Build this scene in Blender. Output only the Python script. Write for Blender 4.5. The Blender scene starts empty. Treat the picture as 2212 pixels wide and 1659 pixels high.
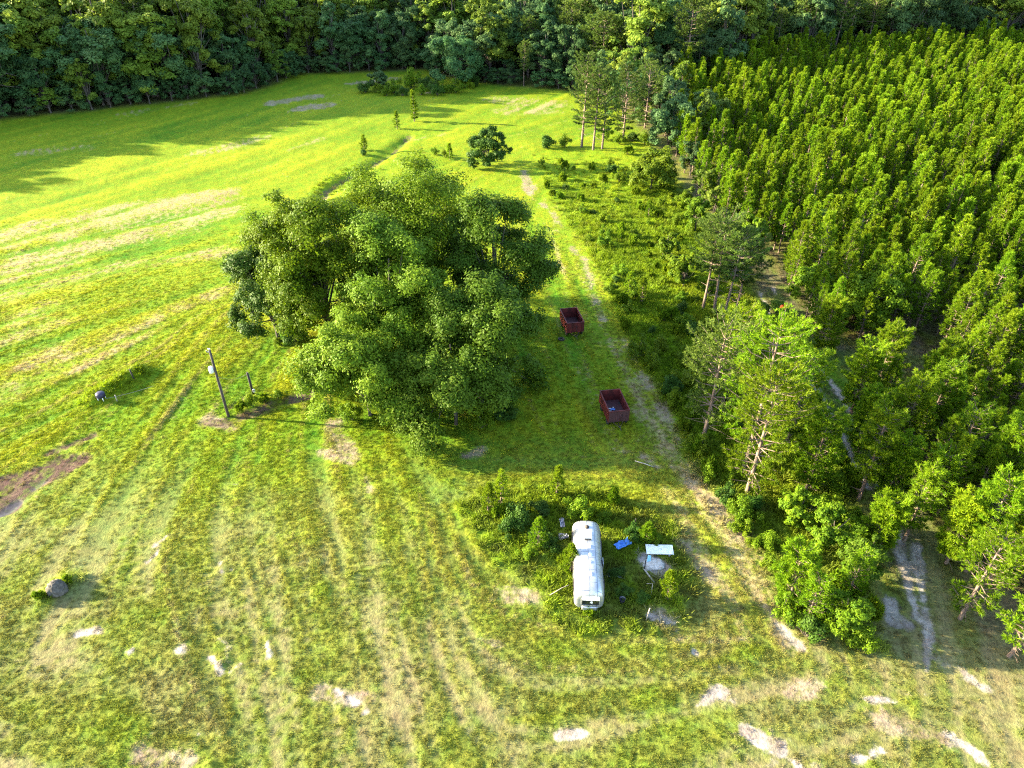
import bpy, math, random
import numpy as np
from mathutils import Vector, Matrix

# ------------------------------------------------------------------ camera, world, sun, exposure
sc = bpy.context.scene
C = sc.collection
CAM_H, PITCH, FPX, PW, PH = 48.0, math.radians(35.0), 1534.0, 2212.0, 1659.0
cd = bpy.data.cameras.new("camera"); cam = bpy.data.objects.new("camera", cd); C.objects.link(cam)
cam.location = (0, 0, CAM_H); cam.rotation_euler = (math.pi/2 - PITCH, 0, 0)
cd.sensor_fit = 'HORIZONTAL'; cd.sensor_width = 36.0; cd.lens = 36.0*FPX/PW
cd.clip_start = 0.5; cd.clip_end = 8000
sc.camera = cam

SUN_EL, SUN_AZ = math.radians(16.5), math.radians(8.0)      # azimuth: from -x towards +y
sdir = Vector((-math.cos(SUN_EL)*math.cos(SUN_AZ), math.cos(SUN_EL)*math.sin(SUN_AZ), math.sin(SUN_EL)))
world = bpy.data.worlds.new("World"); sc.world = world; world.use_nodes = True
wn = world.node_tree.nodes; wl = world.node_tree.links
sky = wn.new('ShaderNodeTexSky'); sky.sky_type = 'NISHITA'; sky.sun_disc = False
sky.sun_elevation = SUN_EL
sky.sun_rotation = math.atan2(sdir.x, sdir.y)
sky.air_density = 1.0; sky.dust_density = 1.2; sky.ozone_density = 1.0
bg = wn['Background']; bg.inputs['Strength'].default_value = 0.12
wl.new(sky.outputs['Color'], bg.inputs['Color'])
sd = bpy.data.lights.new("sun", 'SUN'); sun = bpy.data.objects.new("sun", sd); C.objects.link(sun)
sd.energy = 5.0; sd.angle = math.radians(0.6); sd.color = (1.0, 0.87, 0.58)
sun.rotation_euler = (-sdir).to_track_quat('-Z', 'Y').to_euler(); sun.location = (-100, 0, 120)
sc.view_settings.view_transform = 'Standard'; sc.view_settings.look = 'None'
sc.view_settings.exposure = 2.97; sc.view_settings.gamma = 1.0
sc.cycles.max_bounces = 6; sc.cycles.diffuse_bounces = 3; sc.cycles.glossy_bounces = 2
sc.cycles.transmission_bounces = 4; sc.cycles.volume_bounces = 0
sc.cycles.use_denoising = False; sc.cycles.use_adaptive_sampling = False; sc.cycles.filter_width = 1.2
HAZE_DENSITY = 0.0

rng = np.random.default_rng(7); random.seed(7)
cp, sp = math.cos(PITCH), math.sin(PITCH)

# ------------------------------------------------------------------ placing helpers
def at(px, py, z=0.0):
    u = (px - PW/2)/FPX; v = (PH/2 - py)/FPX
    d = (u, cp + v*sp, -sp + v*cp); t = (z - CAM_H)/d[2]
    return (d[0]*t, d[1]*t)
def height_to(y0, py):
    v = (PH/2 - py)/FPX
    return CAM_H + y0*(v*cp - sp)/(cp + v*sp)
def project(x, y, z):
    h = z - CAM_H; dep = y*cp - h*sp
    return (PW/2 + FPX*x/dep, PH/2 - FPX*(y*sp + h*cp)/dep)

# ------------------------------------------------------------------ mesh helpers
def mesh_np(name, V, F, mats, mat_idx=None, smooth=False, attrs=None, k=4):
    V = np.asarray(V, np.float32); F = np.asarray(F, np.int32).reshape(-1, k)
    me = bpy.data.meshes.new(name)
    me.vertices.add(len(V)); me.vertices.foreach_set('co', V.ravel())
    me.loops.add(F.size); me.loops.foreach_set('vertex_index', F.ravel())
    me.polygons.add(len(F)); me.polygons.foreach_set('loop_start', np.arange(0, F.size, k, dtype=np.int32))
    me.polygons.foreach_set('loop_total', np.full(len(F), k, np.int32)) if False else None
    for m in mats: me.materials.append(m)
    if mat_idx is not None: me.polygons.foreach_set('material_index', np.asarray(mat_idx, np.int32))
    me.polygons.foreach_set('use_smooth', np.full(len(F), smooth))
    me.update(calc_edges=True)
    for n, (typ, a) in (attrs or {}).items():
        at_ = me.attributes.new(n, typ, 'POINT')
        at_.data.foreach_set('color' if typ == 'FLOAT_COLOR' else 'value', np.asarray(a, np.float32).ravel())
    return me
def link(name, me, parent=None):
    o = bpy.data.objects.new(name, me); C.objects.link(o)
    if parent is not None: o.parent = parent
    return o
def tag(o, label=None, cat=None, group=None, kind=None):
    if label: o['label'] = label
    if cat: o['category'] = cat
    if group: o['group'] = group
    if kind: o['kind'] = kind
    return o
def empty(name, loc, rz=0.0, label=None, cat=None, group=None):
    o = bpy.data.objects.new(name, None); C.objects.link(o)
    o.location = loc; o.rotation_euler = (0, 0, rz); o.empty_display_size = 0.3
    return tag(o, label, cat, group)
class MB:                                                   # collects polygons into one mesh
    def __init__(s): s.v = []; s.f = []; s.sm = []
    def add(s, V, F, smooth=False):
        o = len(s.v); s.v += [tuple(p) for p in V]; s.f += [tuple(i+o for i in f) for f in F]; s.sm += [smooth]*len(F)
    def box(s, c, d, rot=None, bev=0.0):
        x, y, z = (q/2 for q in d); b = bev
        if b <= 0:
            V = [(i*x, j*y, k*z) for i in (-1, 1) for j in (-1, 1) for k in (-1, 1)]
            F = [(0,1,3,2),(4,6,7,5),(0,4,5,1),(2,3,7,6),(0,2,6,4),(1,5,7,3)]
        else:                                               # chamfered on vertical edges and top
            prof = [(x-b,-y),(x,-y+b),(x,y-b),(x-b,y),(-x+b,y),(-x,y-b),(-x,-y+b),(-x+b,-y)]
            V = [(p[0],p[1],-z) for p in prof]+[(p[0],p[1],z-b) for p in prof]+[(p[0]*(1-b/x),p[1]*(1-b/y),z) for p in prof]
            F = [tuple(range(7,-1,-1)), tuple(range(16,24))]
            for r in (0, 8):
                for i in range(8): F.append((r+i, r+(i+1)%8, r+8+(i+1)%8, r+8+i))
        M = rot.to_4x4() if rot else Matrix.Identity(4)
        s.add([M @ Vector(p) + Vector(c) for p in V], F)
    def tube(s, pts, rad, n=8, caps=True):
        V, F = tube_np([np.array(pts, float)], [np.array(rad if hasattr(rad, '__len__') else [rad]*len(pts), float)], n)
        F = [tuple(f) for f in F]
        s.add(V, F, True)
        if caps:
            o = len(s.v) - len(V); s.f.append(tuple(o+i for i in range(n-1, -1, -1))); s.sm.append(False)
            s.f.append(tuple(o+len(V)-n+i for i in range(n))); s.sm.append(False)
    def lathe(s, c, axis, prof, n=20):                      # prof: (radius, offset along axis)
        a = Vector(axis).normalized(); t = a.orthogonal().normalized(); b = a.cross(t)
        V = []; F = []
        for r, h in prof:
            for i in range(n):
                w = 2*math.pi*i/n; V.append(Vector(c) + a*h + (t*math.cos(w)+b*math.sin(w))*r)
        m = len(prof)
        for j in range(m-1):
            for i in range(n): F.append((j*n+i, j*n+(i+1)%n, (j+1)*n+(i+1)%n, (j+1)*n+i))
        F.append(tuple(range(n-1, -1, -1))); F.append(tuple((m-1)*n+i for i in range(n)))
        s.add(V, F, True)
    def build(s, name, mat, parent=None, loc=None):
        me = bpy.data.meshes.new(name); me.from_pydata(s.v, [], s.f); me.materials.append(mat)
        me.polygons.foreach_set('use_smooth', s.sm); me.update()
        o = link(name, me, parent)
        if loc is not None: o.location = loc
        return o
def tube_np(paths, radii, n=6):
    Vs, Fs, off = [], [], 0
    ang = np.arange(n)*2*np.pi/n
    for P, R in zip(paths, radii):
        P = np.asarray(P, float); m = len(P)
        T = np.gradient(P, axis=0); T /= np.linalg.norm(T, axis=1)[:, None] + 1e-9
        ref = np.array([0.31, 0.95, 0.05]) if abs(T[0, 2]) > .8 else np.array([0, 0, 1.0])
        A = np.cross(T, ref); A /= np.linalg.norm(A, axis=1)[:, None] + 1e-9; B = np.cross(T, A)
        V = P[:, None] + (A[:, None]*np.cos(ang)[None, :, None] + B[:, None]*np.sin(ang)[None, :, None])*np.asarray(R)[:, None, None]
        i = np.arange(m-1)[:, None]*n; j = np.arange(n)[None]; j2 = (j+1) % n
        F = np.stack([i+j, i+j2, i+n+j2, i+n+j], -1).reshape(-1, 4) + off
        Vs.append(V.reshape(-1, 3)); Fs.append(F); off += m*n
    return np.concatenate(Vs), np.concatenate(Fs)
def nrm(a): return a/(np.linalg.norm(a, axis=-1, keepdims=True)+1e-9)
def blades(Cn, T, N, L, W):
    """rhombic leaves: centre, length direction, face normal, half length, half width"""
    T = nrm(T); B = nrm(np.cross(N, T)); L = np.asarray(L)[:, None]; W = np.asarray(W)[:, None]
    V = np.stack([Cn - T*L, Cn + B*W - T*L*.1, Cn + T*L, Cn - B*W - T*L*.1], 1)
    return V.reshape(-1, 3), np.arange(len(Cn)*4).reshape(-1, 4)

# ------------------------------------------------------------------ noise on numpy
def vnoise(X, Y, scale, seed):
    r = np.random.default_rng(seed); N = 256; tab = r.random((N, N)).astype(np.float32)
    x = X/scale + 1000; y = Y/scale + 1000
    xi = np.floor(x).astype(np.int32); yi = np.floor(y).astype(np.int32); fx = x-xi; fy = y-yi
    fx = fx*fx*(3-2*fx); fy = fy*fy*(3-2*fy)
    a = tab[xi % N, yi % N]; b = tab[(xi+1) % N, yi % N]; c = tab[xi % N, (yi+1) % N]; d = tab[(xi+1) % N, (yi+1) % N]
    return (a*(1-fx)+b*fx)*(1-fy) + (c*(1-fx)+d*fx)*fy
def fbm(X, Y, scale, seed, octv=4, gain=.55):
    s = 0; amp = 1; tot = 0
    for o in range(octv):
        s = s + amp*(vnoise(X, Y, scale/2**o, seed+o*17)-.5); tot += amp; amp *= gain
    return s/tot*2
def sstep(a, b, x):
    t = np.clip((x-a)/(b-a), 0, 1); return t*t*(3-2*t)

# ------------------------------------------------------------------ ground map (world metres)
RS = 0.3; RX0, RX1, RY0, RY1 = -195.0, 195.0, 8.0, 312.0
rx = np.arange(RX0, RX1, RS, dtype=np.float32); ry = np.arange(RY0, RY1, RS, dtype=np.float32)
GX, GY = np.meshgrid(rx, ry, indexing='ij')
def sample(R, x, y):
    fx = np.clip((x-RX0)/RS, 0, len(rx)-1.001); fy = np.clip((y-RY0)/RS, 0, len(ry)-1.001)
    i = fx.astype(np.int32); j = fy.astype(np.int32); a = (fx-i); b = (fy-j)
    if R.ndim == 3: a = a[..., None]; b = b[..., None]
    return (R[i, j]*(1-a)+R[i+1, j]*a)*(1-b) + (R[i, j+1]*(1-a)+R[i+1, j+1]*a)*b
edge_n = fbm(GX, GY, 3.0, 11, 4)
edge_b = fbm(GX, GY, 9.0, 12, 3)
def pdist(pts, pad):
    P = [at(*p) for p in pts]
    if len(P) == 1: P = [P[0], (P[0][0]+.01, P[0][1])]
    xs = [p[0] for p in P]; ys = [p[1] for p in P]
    i0 = int(np.clip((min(xs)-pad-RX0)/RS, 0, len(rx)-2)); i1 = int(np.clip((max(xs)+pad-RX0)/RS+1, 1, len(rx)))
    j0 = int(np.clip((min(ys)-pad-RY0)/RS, 0, len(ry)-2)); j1 = int(np.clip((max(ys)+pad-RY0)/RS+1, 1, len(ry)))
    sl = (slice(i0, i1), slice(j0, j1)); x = GX[sl]; y = GY[sl]; D = np.full(x.shape, 1e9, np.float32)
    for (ax, ay), (bx, by) in zip(P[:-1], P[1:]):
        dx, dy = bx-ax, by-ay; t = np.clip(((x-ax)*dx+(y-ay)*dy)/(dx*dx+dy*dy+1e-9), 0, 1)
        D = np.minimum(D, np.hypot(x-ax-dx*t, y-ay-dy*t))
    return sl, D
def stamp(M, pts, w, soft=.6, rough=1.0, val=1.0):
    """paints a line or patch of half width w metres with a ragged edge"""
    pad = w + soft + rough*2.5 + 1
    sl, D = pdist(pts, pad)
    d = D + edge_n[sl]*rough + edge_b[sl]*rough*.6
    M[sl] = np.maximum(M[sl], val*(1-sstep(w-soft, w+soft, d)))
def inpoly(pts, X=None, Y=None, world_pts=False):
    P = pts if world_pts else [at(*p) for p in pts]
    X = GX if X is None else X; Y = GY if Y is None else Y
    ins = np.zeros(X.shape, bool)
    for (ax, ay), (bx, by) in zip(P, P[1:]+P[:1]):
        c = ((ay > Y) != (by > Y)) & (X < (bx-ax)*(Y-ay)/((by-ay) if abs(by-ay) > 1e-9 else 1e-9)+ax)
        ins ^= c
    return ins
Z0 = np.zeros(GX.shape, np.float32)
dirt, sand, mud, dry, lush, track, pud = (Z0.copy() for _ in range(7))
# -- flow of the mower lines
segs = [((0,590),(640,440)),((0,480),(500,330)),((0,800),(500,620)),((60,700),(540,560)),((200,1000),(450,700)),((60,1350),(250,1010)),((300,1150),(420,900)),
 ((760,980),(900,1500)),((870,1130),(890,1320)),((600,1200),(640,1600)),((1000,1080),(1180,1300)),((900,330),(1230,250)),((760,350),(930,270)),((560,290),(800,200)),
 ((1080,270),(1200,215)),((1150,1370),(1500,1400)),((1250,560),(1300,680)),((1230,760),(1310,960)),((1540,1100),(1720,1390)),((1950,1200),(1990,1450)),((1000,1050),(1400,1030)),
 ((40,1560),(420,1600)),((1300,1600),(1700,1480)),((400,1250),(480,1600)),((0,930),(300,780)),((1650,620),(1800,850))]
c2 = Z0.copy(); s2 = Z0.copy(); wt = Z0.copy() + 1e-9
for a, b in segs:
    (ax, ay), (bx, by) = at(*a), at(*b); th = math.atan2(by-ay, bx-ax)
    for t in (.1, .5, .9):
        w = 1/((GX-ax-(bx-ax)*t)**2 + (GY-ay-(by-ay)*t)**2 + 4)**1.5
        c2 += w*math.cos(2*th); s2 += w*math.sin(2*th); wt += w
th = .5*np.arctan2(s2, c2); FXd, FYd = np.cos(th), np.sin(th)
def lic(noise, steps, h):
    acc = noise.copy()
    for sg in (1, -1):
        x = GX.copy(); y = GY.copy(); pdx = FXd*sg; pdy = FYd*sg
        for _ in range(steps):
            x = x+pdx*h; y = y+pdy*h
            i = np.clip(((x-RX0)/RS+.5).astype(np.int32), 0, len(rx)-1); j = np.clip(((y-RY0)/RS+.5).astype(np.int32), 0, len(ry)-1)
            dx = FXd[i, j]; dy = FYd[i, j]; s = np.sign(dx*pdx+dy*pdy); s[s == 0] = 1
            pdx = dx*s; pdy = dy*s; acc += noise[i, j]
    acc = acc-acc.mean(); return acc/acc.std()
streak = lic(vnoise(GX, GY, .6, 31), 14, .9)
streak2 = lic(vnoise(GX, GY, 1.7, 32), 14, 1.5)
big = fbm(GX, GY, 30, 41, 4); med = fbm(GX, GY, 6, 42, 4); fine = fbm(GX, GY, 1.2, 43, 3)
# -- worn and bare ground
for p, w in [([(140,500),(300,455),(440,440)],4.5),([(60,560),(260,520),(420,490)],4.2),([(0,600),(150,560)],4),([(200,480),(470,455)],5),([(0,520),(200,470),(480,425)],5),([(30,640),(250,580),(500,540)],2.2),([(0,850),(160,790),(280,740)],1.8),([(40,690),(120,660)],1.8),
             ([(150,770),(300,720),(330,700)],2.6),([(400,665),(480,625)],2.2),([(60,790),(150,745)],1.8),([(1080,215),(1200,225)],5),([(1090,240),(1190,240)],4),
             ([(440,330),(560,300)],3),([(620,330),(690,300)],2.0),([(900,300),(960,290)],2.0),([(60,330),(180,320)],2.5),([(250,247),(420,222)],1.5),([(0,740),(110,700)],1.5)]:
    stamp(dry, p, w, 2.0, 2.2, .85)
for p, w in [([(590,222),(680,208)],3.0),([(650,235),(705,228)],3.0),([(930,200),(1000,187)],1.5),([(640,450),(700,425)],1.2),
             ([(450,905),(500,925)],1.0),([(650,855),(690,830)],1.0),([(720,915),(760,990)],1.2),([(690,975),(760,1000)],.9),([(1000,985),(1040,970)],.6),
             ([(1100,1285),(1150,1290)],.9),([(1040,1385),(1070,1395)],.5),([(1170,440),(1215,490)],.6),([(1235,535),(1262,560)],.8),([(1130,370),(1145,420)],1.0),
             ([(1490,1040),(1530,1080),(1600,1160)],.5),([(1480,1180),(1530,1250)],.5),([(1370,770),(1400,840)],.6),([(1430,880),(1470,960)],.6),([(1390,990),(1420,1010)],.7),
             ([(310,1630),(410,1650)],.7),([(700,1500),(790,1510)],.8),([(1700,1500),(1780,1480)],.9),([(1900,1560),(2050,1600)],.8),([(760,180),(850,170)],2.5),([(780,1010),(800,1060)],.25),
             ([(1430,1330),(1445,1350)],.8),([(1500,1050),(1560,1100)],.5)]:
    stamp(dirt, p, w, .5, .9, .9)
for p, w in [([(1210,1590),(1260,1585)],.45),([(1525,1515),(1560,1500)],.55),([(1500,1525),(1590,1515)],.22),([(1610,1580),(1680,1620)],.8),([(1590,1560),(1730,1660)],.45),
             ([(335,1180),(360,1160)],.45),([(320,1215),(345,1190)],.4),([(470,1050),(510,1045)],.4),([(470,1380),(500,1400)],.35),([(455,1420),(480,1455)],.4),([(500,1450),(520,1440)],.3),([(575,1375),(580,1420)],.22),
             ([(390,1410)],.3),([(280,1410)],.22),([(475,1210),(480,1240)],.35),([(500,1230)],.3),([(170,1370),(215,1365)],.45),([(730,1490),(770,1520)],.4),([(790,1540)],.3),
             ([(1410,1335),(1450,1345)],.4),([(1870,1510),(1930,1512)],.22),([(2085,1458),(2130,1490)],.2),([(2050,1580),(2120,1640)],.5),
             ([(1680,1350),(1730,1400)],.55),([(1820,1180)],.2),([(1400,1212),(1430,1235)],.9),([(100,1340),(170,1310)],.25),([(1850,1640),(1900,1620)],.6),([(430,1590)],.25),([(1500,1410)],.4)]:
    stamp(sand, p, w, .22, .55, 1.0)
for p, w in [([(1620,1600),(1700,1650)],2.2),([(1540,1515),(1590,1520)],1.0),([(1870,1505),(2050,1490)],.9),([(2030,1440),(2200,1540)],1.6),([(2040,1580),(2120,1650)],1.4),([(1230,1590)],.8),([(480,1380),(500,1450)],1.1),([(340,1180)],1.0),([(740,1500)],1.3),([(490,1050)],.8),([(1430,1340)],.9),([(1985,1430),(2000,1500)],.5)]:
    stamp(sand, p, w, .8, .8, .52)
# sandy track through the pines with two pale ruts
TRK = [(1648,560),(1655,620),(1690,700),(1745,775),(1800,850),(1835,930),(1890,1040),(1935,1150),(1960,1250),(1972,1340),(1985,1440)]
stamp(track, TRK, 2.2, .5, .8)
litter = Z0.copy(); stamp(litter, TRK[:9], 1.3, .8, 1.6, .55); stamp(litter, TRK[8:], 1.2, 1.0, 2, .25)
for p, w in [([(1640,630),(1670,700),(1730,790),(1780,860),(1815,930),(1870,1050)],.42),([(1670,620),(1710,710),(1770,790),(1825,860),(1860,940)],.38),
             ([(1905,1040),(1940,1150),(1945,1180)],.38),([(1925,1290),(1930,1340),(1960,1350)],.55),([(1980,1180),(1995,1290),(2005,1360),(2000,1450)],.38),([(1940,1180),(1975,1300),(1985,1340)],.3)]:
    stamp(sand, p, w*.75, .3, .5, 1.0)
# grassy lane
LANE = [(1133,330),(1140,400),(1185,455),(1240,530),(1270,620),(1300,700),(1370,800),(1420,900),(1470,990),(1540,1090),(1610,1190),(1650,1290),(1700,1390)]
stamp(track, LANE[:8], 1.9, .5, .8)
stamp(dry, [(1165,460),(1200,530),(1215,600),(1225,650)], .5, .4, .6, .6)
stamp(dirt, [(1262,560),(1285,640),(1305,690)], .45, .4, .6, .7)
stamp(dry, LANE[:7], 1.8, 1.2, 1.6, .3); stamp(dry, [(1330,740),(1400,880),(1450,985),(1530,1085),(1600,1190),(1650,1290),(1700,1385)], 1.5, .9, 1.2, .8); stamp(dry, [(1440,1060),(1500,1160),(1560,1270),(1610,1370)], .8, .6, .8, .65)
stamp(dry, [(1250,1000),(1420,985)], 3, 3, 2, .25)
# mud bank and puddle at the left edge
stamp(mud, [(-60,1130),(20,1085),(90,1035),(150,1000)], 1.5, .8, 1.5); stamp(mud, [(-60,1060),(40,1030),(120,1000)], 1.3, .8, 1.5)
stamp(mud, [(100,980),(200,940)], .5, .3, .6, .8)
stamp(pud, [(-60,1135),(5,1108),(35,1085)], .55, .15, .35)
stamp(pud, [(70,1055),(95,1040)], .3, .25, .4, .7)
stamp(mud, [(505,905),(570,880),(660,855)], .9, .3, .5, .8); stamp(mud, [(500,875),(535,850)], .5, .3, .4, .8)
stamp(mud, [(650,458),(720,402),(790,362),(850,328),(885,292)], .8, .4, .7, .75); stamp(mud, [(440,915),(510,915)], .8, .5, .8, .6)
stamp(mud, [(1130,990),(1000,985)], .3, .3, .5, .4)
# lusher, taller growth
for p, w in [([(1060,1100),(1150,1160),(1200,1250),(1260,1320),(1400,1320),(1440,1260),(1400,1150),(1330,1110),(1180,1080)],2.6),([(1150,1150),(1370,1250)],5),
             ([(990,1090),(1080,1200),(1150,1280)],.5),([(200,860),(300,810)],1.4),([(100,1300),(150,1255)],1.0),
             ([(820,360),(900,300),(940,270)],2.5),([(700,410),(800,350)],3)]:
    stamp(lush, p, w, .8, .8)
brush_poly = [(1150,330),(1230,300),(1380,290),(1480,420),(1560,520),(1640,650),(1700,760),(1820,900),(1900,1060),(1930,1200),(1950,1330),(1890,1420),(1740,1390),(1640,1210),(1540,1070),(1450,930),(1360,740),(1310,640),(1270,540),(1190,440)]
stamp(lush, [(1180,350),(1300,330)], 6, 2, 2); stamp(lush, [(1300,430),(1400,560)], 9, 2, 2); stamp(lush, [(1420,650),(1560,900),(1650,1080)], 6, 1, 1.5)
brush = inpoly(brush_poly).astype(np.float32)
for _ in range(3): brush = (np.roll(brush, 3, 0)+np.roll(brush, -3, 0)+np.roll(brush, 3, 1)+np.roll(brush, -3, 1))/4
brush = np.clip(brush*1.5 + edge_n*.8 - .25, 0, 1)
lush = np.maximum(lush, brush*.9*(1-sand)*(1-track))
forest_front = [(-900,420),(-400,318),(0,258),(200,238),(400,216),(530,202),(600,178),(640,158),(760,156),(930,148),(985,172),(1100,184),(1235,194),(1330,215)]
wood_poly = [(1330,215)]+[(1400,300),(1480,420),(1560,520),(1640,650),(1800,760),(1900,900),(2000,1100),(2060,1250),(2130,1400),(2500,1500),(4500,600)]
woodg = inpoly([at(*p) for p in forest_front+wood_poly[1:]] + [(400, 330), (-500, 330)], world_pts=True).astype(np.float32)
for _ in range(3): woodg = (np.roll(woodg, 4, 0)+np.roll(woodg, -4, 0)+np.roll(woodg, 4, 1)+np.roll(woodg, -4, 1))/4
stamp(lush, [(755,1260)], 1.2, .8, .8, .42); stamp(lush, [(700,1280)], 1.4, .8, .8, .42)
# -- colours (linear reflectance)
def col(*c): return np.array(c, np.float32)
def mixc(A, B, t): return A*(1-t[..., None]) + B*t[..., None]
sa = 1-.45*sstep(95, 150, GY); g = np.clip(.52 + .24*streak2*sa + .14*streak*sa + .35*med + .30*big, 0, 1)
K = mixc(col(.066,.140,.006)[None, None]+0*GX[..., None], col(.190,.220,.008), g)
near = 1-sstep(30, 62, GY)
fall = np.clip(near*.7 + near*med*.35, 0, .8); K = mixc(K, col(.100,.112,.030), fall)
brn = near*sstep(-.15, .75, fbm(GX, GY, 5, 95, 4)+.35*sstep(-5, 25, GX)-.1)*.6; K = mixc(K, col(.155,.128,.060), brn)
thatch = near*sstep(.1, 1.5, -streak2*.8-streak*.5+med*1.0+.45)*.8; K = mixc(K, col(.165,.140,.068), thatch)
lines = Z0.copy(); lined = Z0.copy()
MOW = [[(800,1000),(870,1200),(905,1400),(935,1520)],[(765,1010),(810,1080),(850,1180)],[(650,1280),(690,1420),(740,1560)],[(985,1085),(1040,1200),(1120,1290),(1210,1365),(1350,1412),(1500,1400),(1570,1355)],[(960,1090),(1000,1210),(1080,1320),(1190,1410),(1340,1460),(1530,1440),(1640,1400)],
 [(930,1100),(960,1220),(1020,1350),(1120,1450)],[(900,1110),(920,1230),(960,1380),(1020,1520)],[(1010,1035),(1200,1012),(1400,1040),(1500,1110)],[(940,1020),(1090,985),(1250,980)],[(200,1010),(330,870),(440,720)],[(240,1020),(370,880),(470,720)],[(60,1360),(160,1200),(260,1000)],[(90,1400),(200,1240),(310,1050),(400,920)],
 [(520,1180),(560,1320),(600,1460)],[(590,1170),(640,1330),(690,1500)],[(440,1290),(470,1400),(500,1560)],[(700,1130),(740,1280),(800,1500)],[(1240,700),(1300,800),(1370,920)],[(1180,760),(1240,850),(1300,960),(1400,1040)],[(1480,1100),(1560,1200),(1620,1310),(1690,1410)],[(1430,1110),(1510,1210),(1570,1320),(1600,1400)],
 [(1250,1480),(1420,1500),(1600,1470)],[(1700,1560),(1850,1540),(1990,1510)],[(1100,1560),(1300,1540),(1500,1490),(1700,1440)],[(30,1560),(250,1590),(500,1600)],[(0,1480),(140,1420),(300,1340)]]
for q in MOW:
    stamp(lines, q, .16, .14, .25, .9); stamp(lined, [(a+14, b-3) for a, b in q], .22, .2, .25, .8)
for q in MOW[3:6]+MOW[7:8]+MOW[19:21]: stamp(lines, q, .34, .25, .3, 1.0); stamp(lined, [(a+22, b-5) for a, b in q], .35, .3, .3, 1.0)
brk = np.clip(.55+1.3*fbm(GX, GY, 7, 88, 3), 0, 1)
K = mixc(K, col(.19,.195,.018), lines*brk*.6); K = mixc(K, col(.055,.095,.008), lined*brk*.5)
tuftn = sstep(.15, .75, fbm(GX, GY, 2.2, 77, 3) + .12*streak2)*near
K = mixc(K, col(.105,.165,.008), tuftn*.5)
K = mixc(K, col(.125,.190,.006), lush*.8*np.clip(.7+fine, 0, 1))
K = mixc(K, col(.075,.062,.040), woodg*np.clip(.75+fine*.6, 0, 1))
KG = np.clip(K*(1+.16*fine[..., None]), .004, 1)
strw = np.clip(.55+.30*streak+.35*fine, 0, 1); thin = sstep(.9, 2.2, streak + fine*.8 - .3*near)*.5*(1-lush)
MBm = Z0.copy(); KB = np.zeros(K.shape, np.float32) + col(.22,.18,.10)
def lay(c, m):
    global KB, MBm
    m = np.clip(m, 0, 1).astype(np.float32); w = m/np.maximum(m+MBm*(1-m), 1e-4)
    KB = mixc(KB, c, w); MBm = 1-(1-MBm)*(1-m)
lay(mixc(col(.27,.225,.11)[None, None]+0*K, col(.21,.155,.09), np.clip(.5+med, 0, 1)), dry*np.clip(.62+.26*streak+.16*streak2+.3*fine, .08, .95))
lay(col(.24,.20,.11)+0*K, thin)
lay(mixc(col(.17,.125,.085)[None, None]+0*K, col(.25,.20,.145), np.clip(.5+fine, 0, 1)), dirt*np.clip(.8+.3*fine, 0, 1))
lay(mixc(col(.045,.042,.030)[None, None]+0*K, col(.095,.085,.065), np.clip(.35+fine+.3*med, 0, 1)), litter)
sandk = mixc(col(.37,.33,.30)[None, None]+0*K, col(.19,.155,.125), np.clip(.4+fine*1.2, 0, 1))
rag = sstep(.22, .80, sand*.80 + .45*fine + .40*fbm(GX, GY, .7, 66, 3)); lay(sandk, np.clip(sand*rag*1.1, 0, 1))
lay(mixc(col(.034,.021,.017)[None, None]+0*K, col(.105,.064,.050), np.clip(.5+fine*1.1+.2*streak, 0, 1)), mud*np.clip(.95+.5*fine+.2*streak, 0, 1))
lay(col(.05,.045,.05)+0*K, pud)
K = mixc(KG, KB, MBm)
K = K*(1+.16*fine[..., None])
bare = np.clip(np.maximum.reduce([dirt, sand, mud, pud]), 0, 1)
# -- relief
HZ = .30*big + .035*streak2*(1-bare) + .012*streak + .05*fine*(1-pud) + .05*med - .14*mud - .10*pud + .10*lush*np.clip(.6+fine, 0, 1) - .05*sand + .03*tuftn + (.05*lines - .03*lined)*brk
HZ *= sstep(0, 30, GY)*.5+.5
for px, py, r, h in [(490,1425,.35,.18),(470,1440,.4,.2),(515,1445,.45,.22),(480,1385,.4,.18),(577,1380,.3,.2),(580,1410,.3,.2),(390,1412,.4,.22),(280,1408,.3,.2),(345,1175,.9,.12),(500,1050,.5,.1),(510,1060,.5,.1),(480,1232,.4,.15),(300,1235,.3,.2),(262,1232,.3,.15),(460,1650,.4,.2),(790,1535,.4,.15),(430,1590,.3,.15)]:
    x, y = at(px, py); HZ += h*np.exp(-((GX-x)**2+(GY-y)**2)/r**2)
for p, w, h in [([(205,862),(250,835),(300,800)],.9,.75),([(100,1290),(140,1260)],1.0,.35),([(510,890),(600,860)],.8,.12)]:
    sl, D = pdist(p, 6); HZ[sl] += h*np.exp(-(D/w)**2)
sl, D = pdist([(645,470),(720,405),(790,365),(850,325),(880,298)], 9); HZ[sl] -= .55*np.exp(-(D/1.6)**2)
def gz(x, y): return float(sample(HZ, np.array([x]), np.array([y]))[0])
def G(px, py):
    x, y = at(px, py); return (x, y, gz(x, y))

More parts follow.
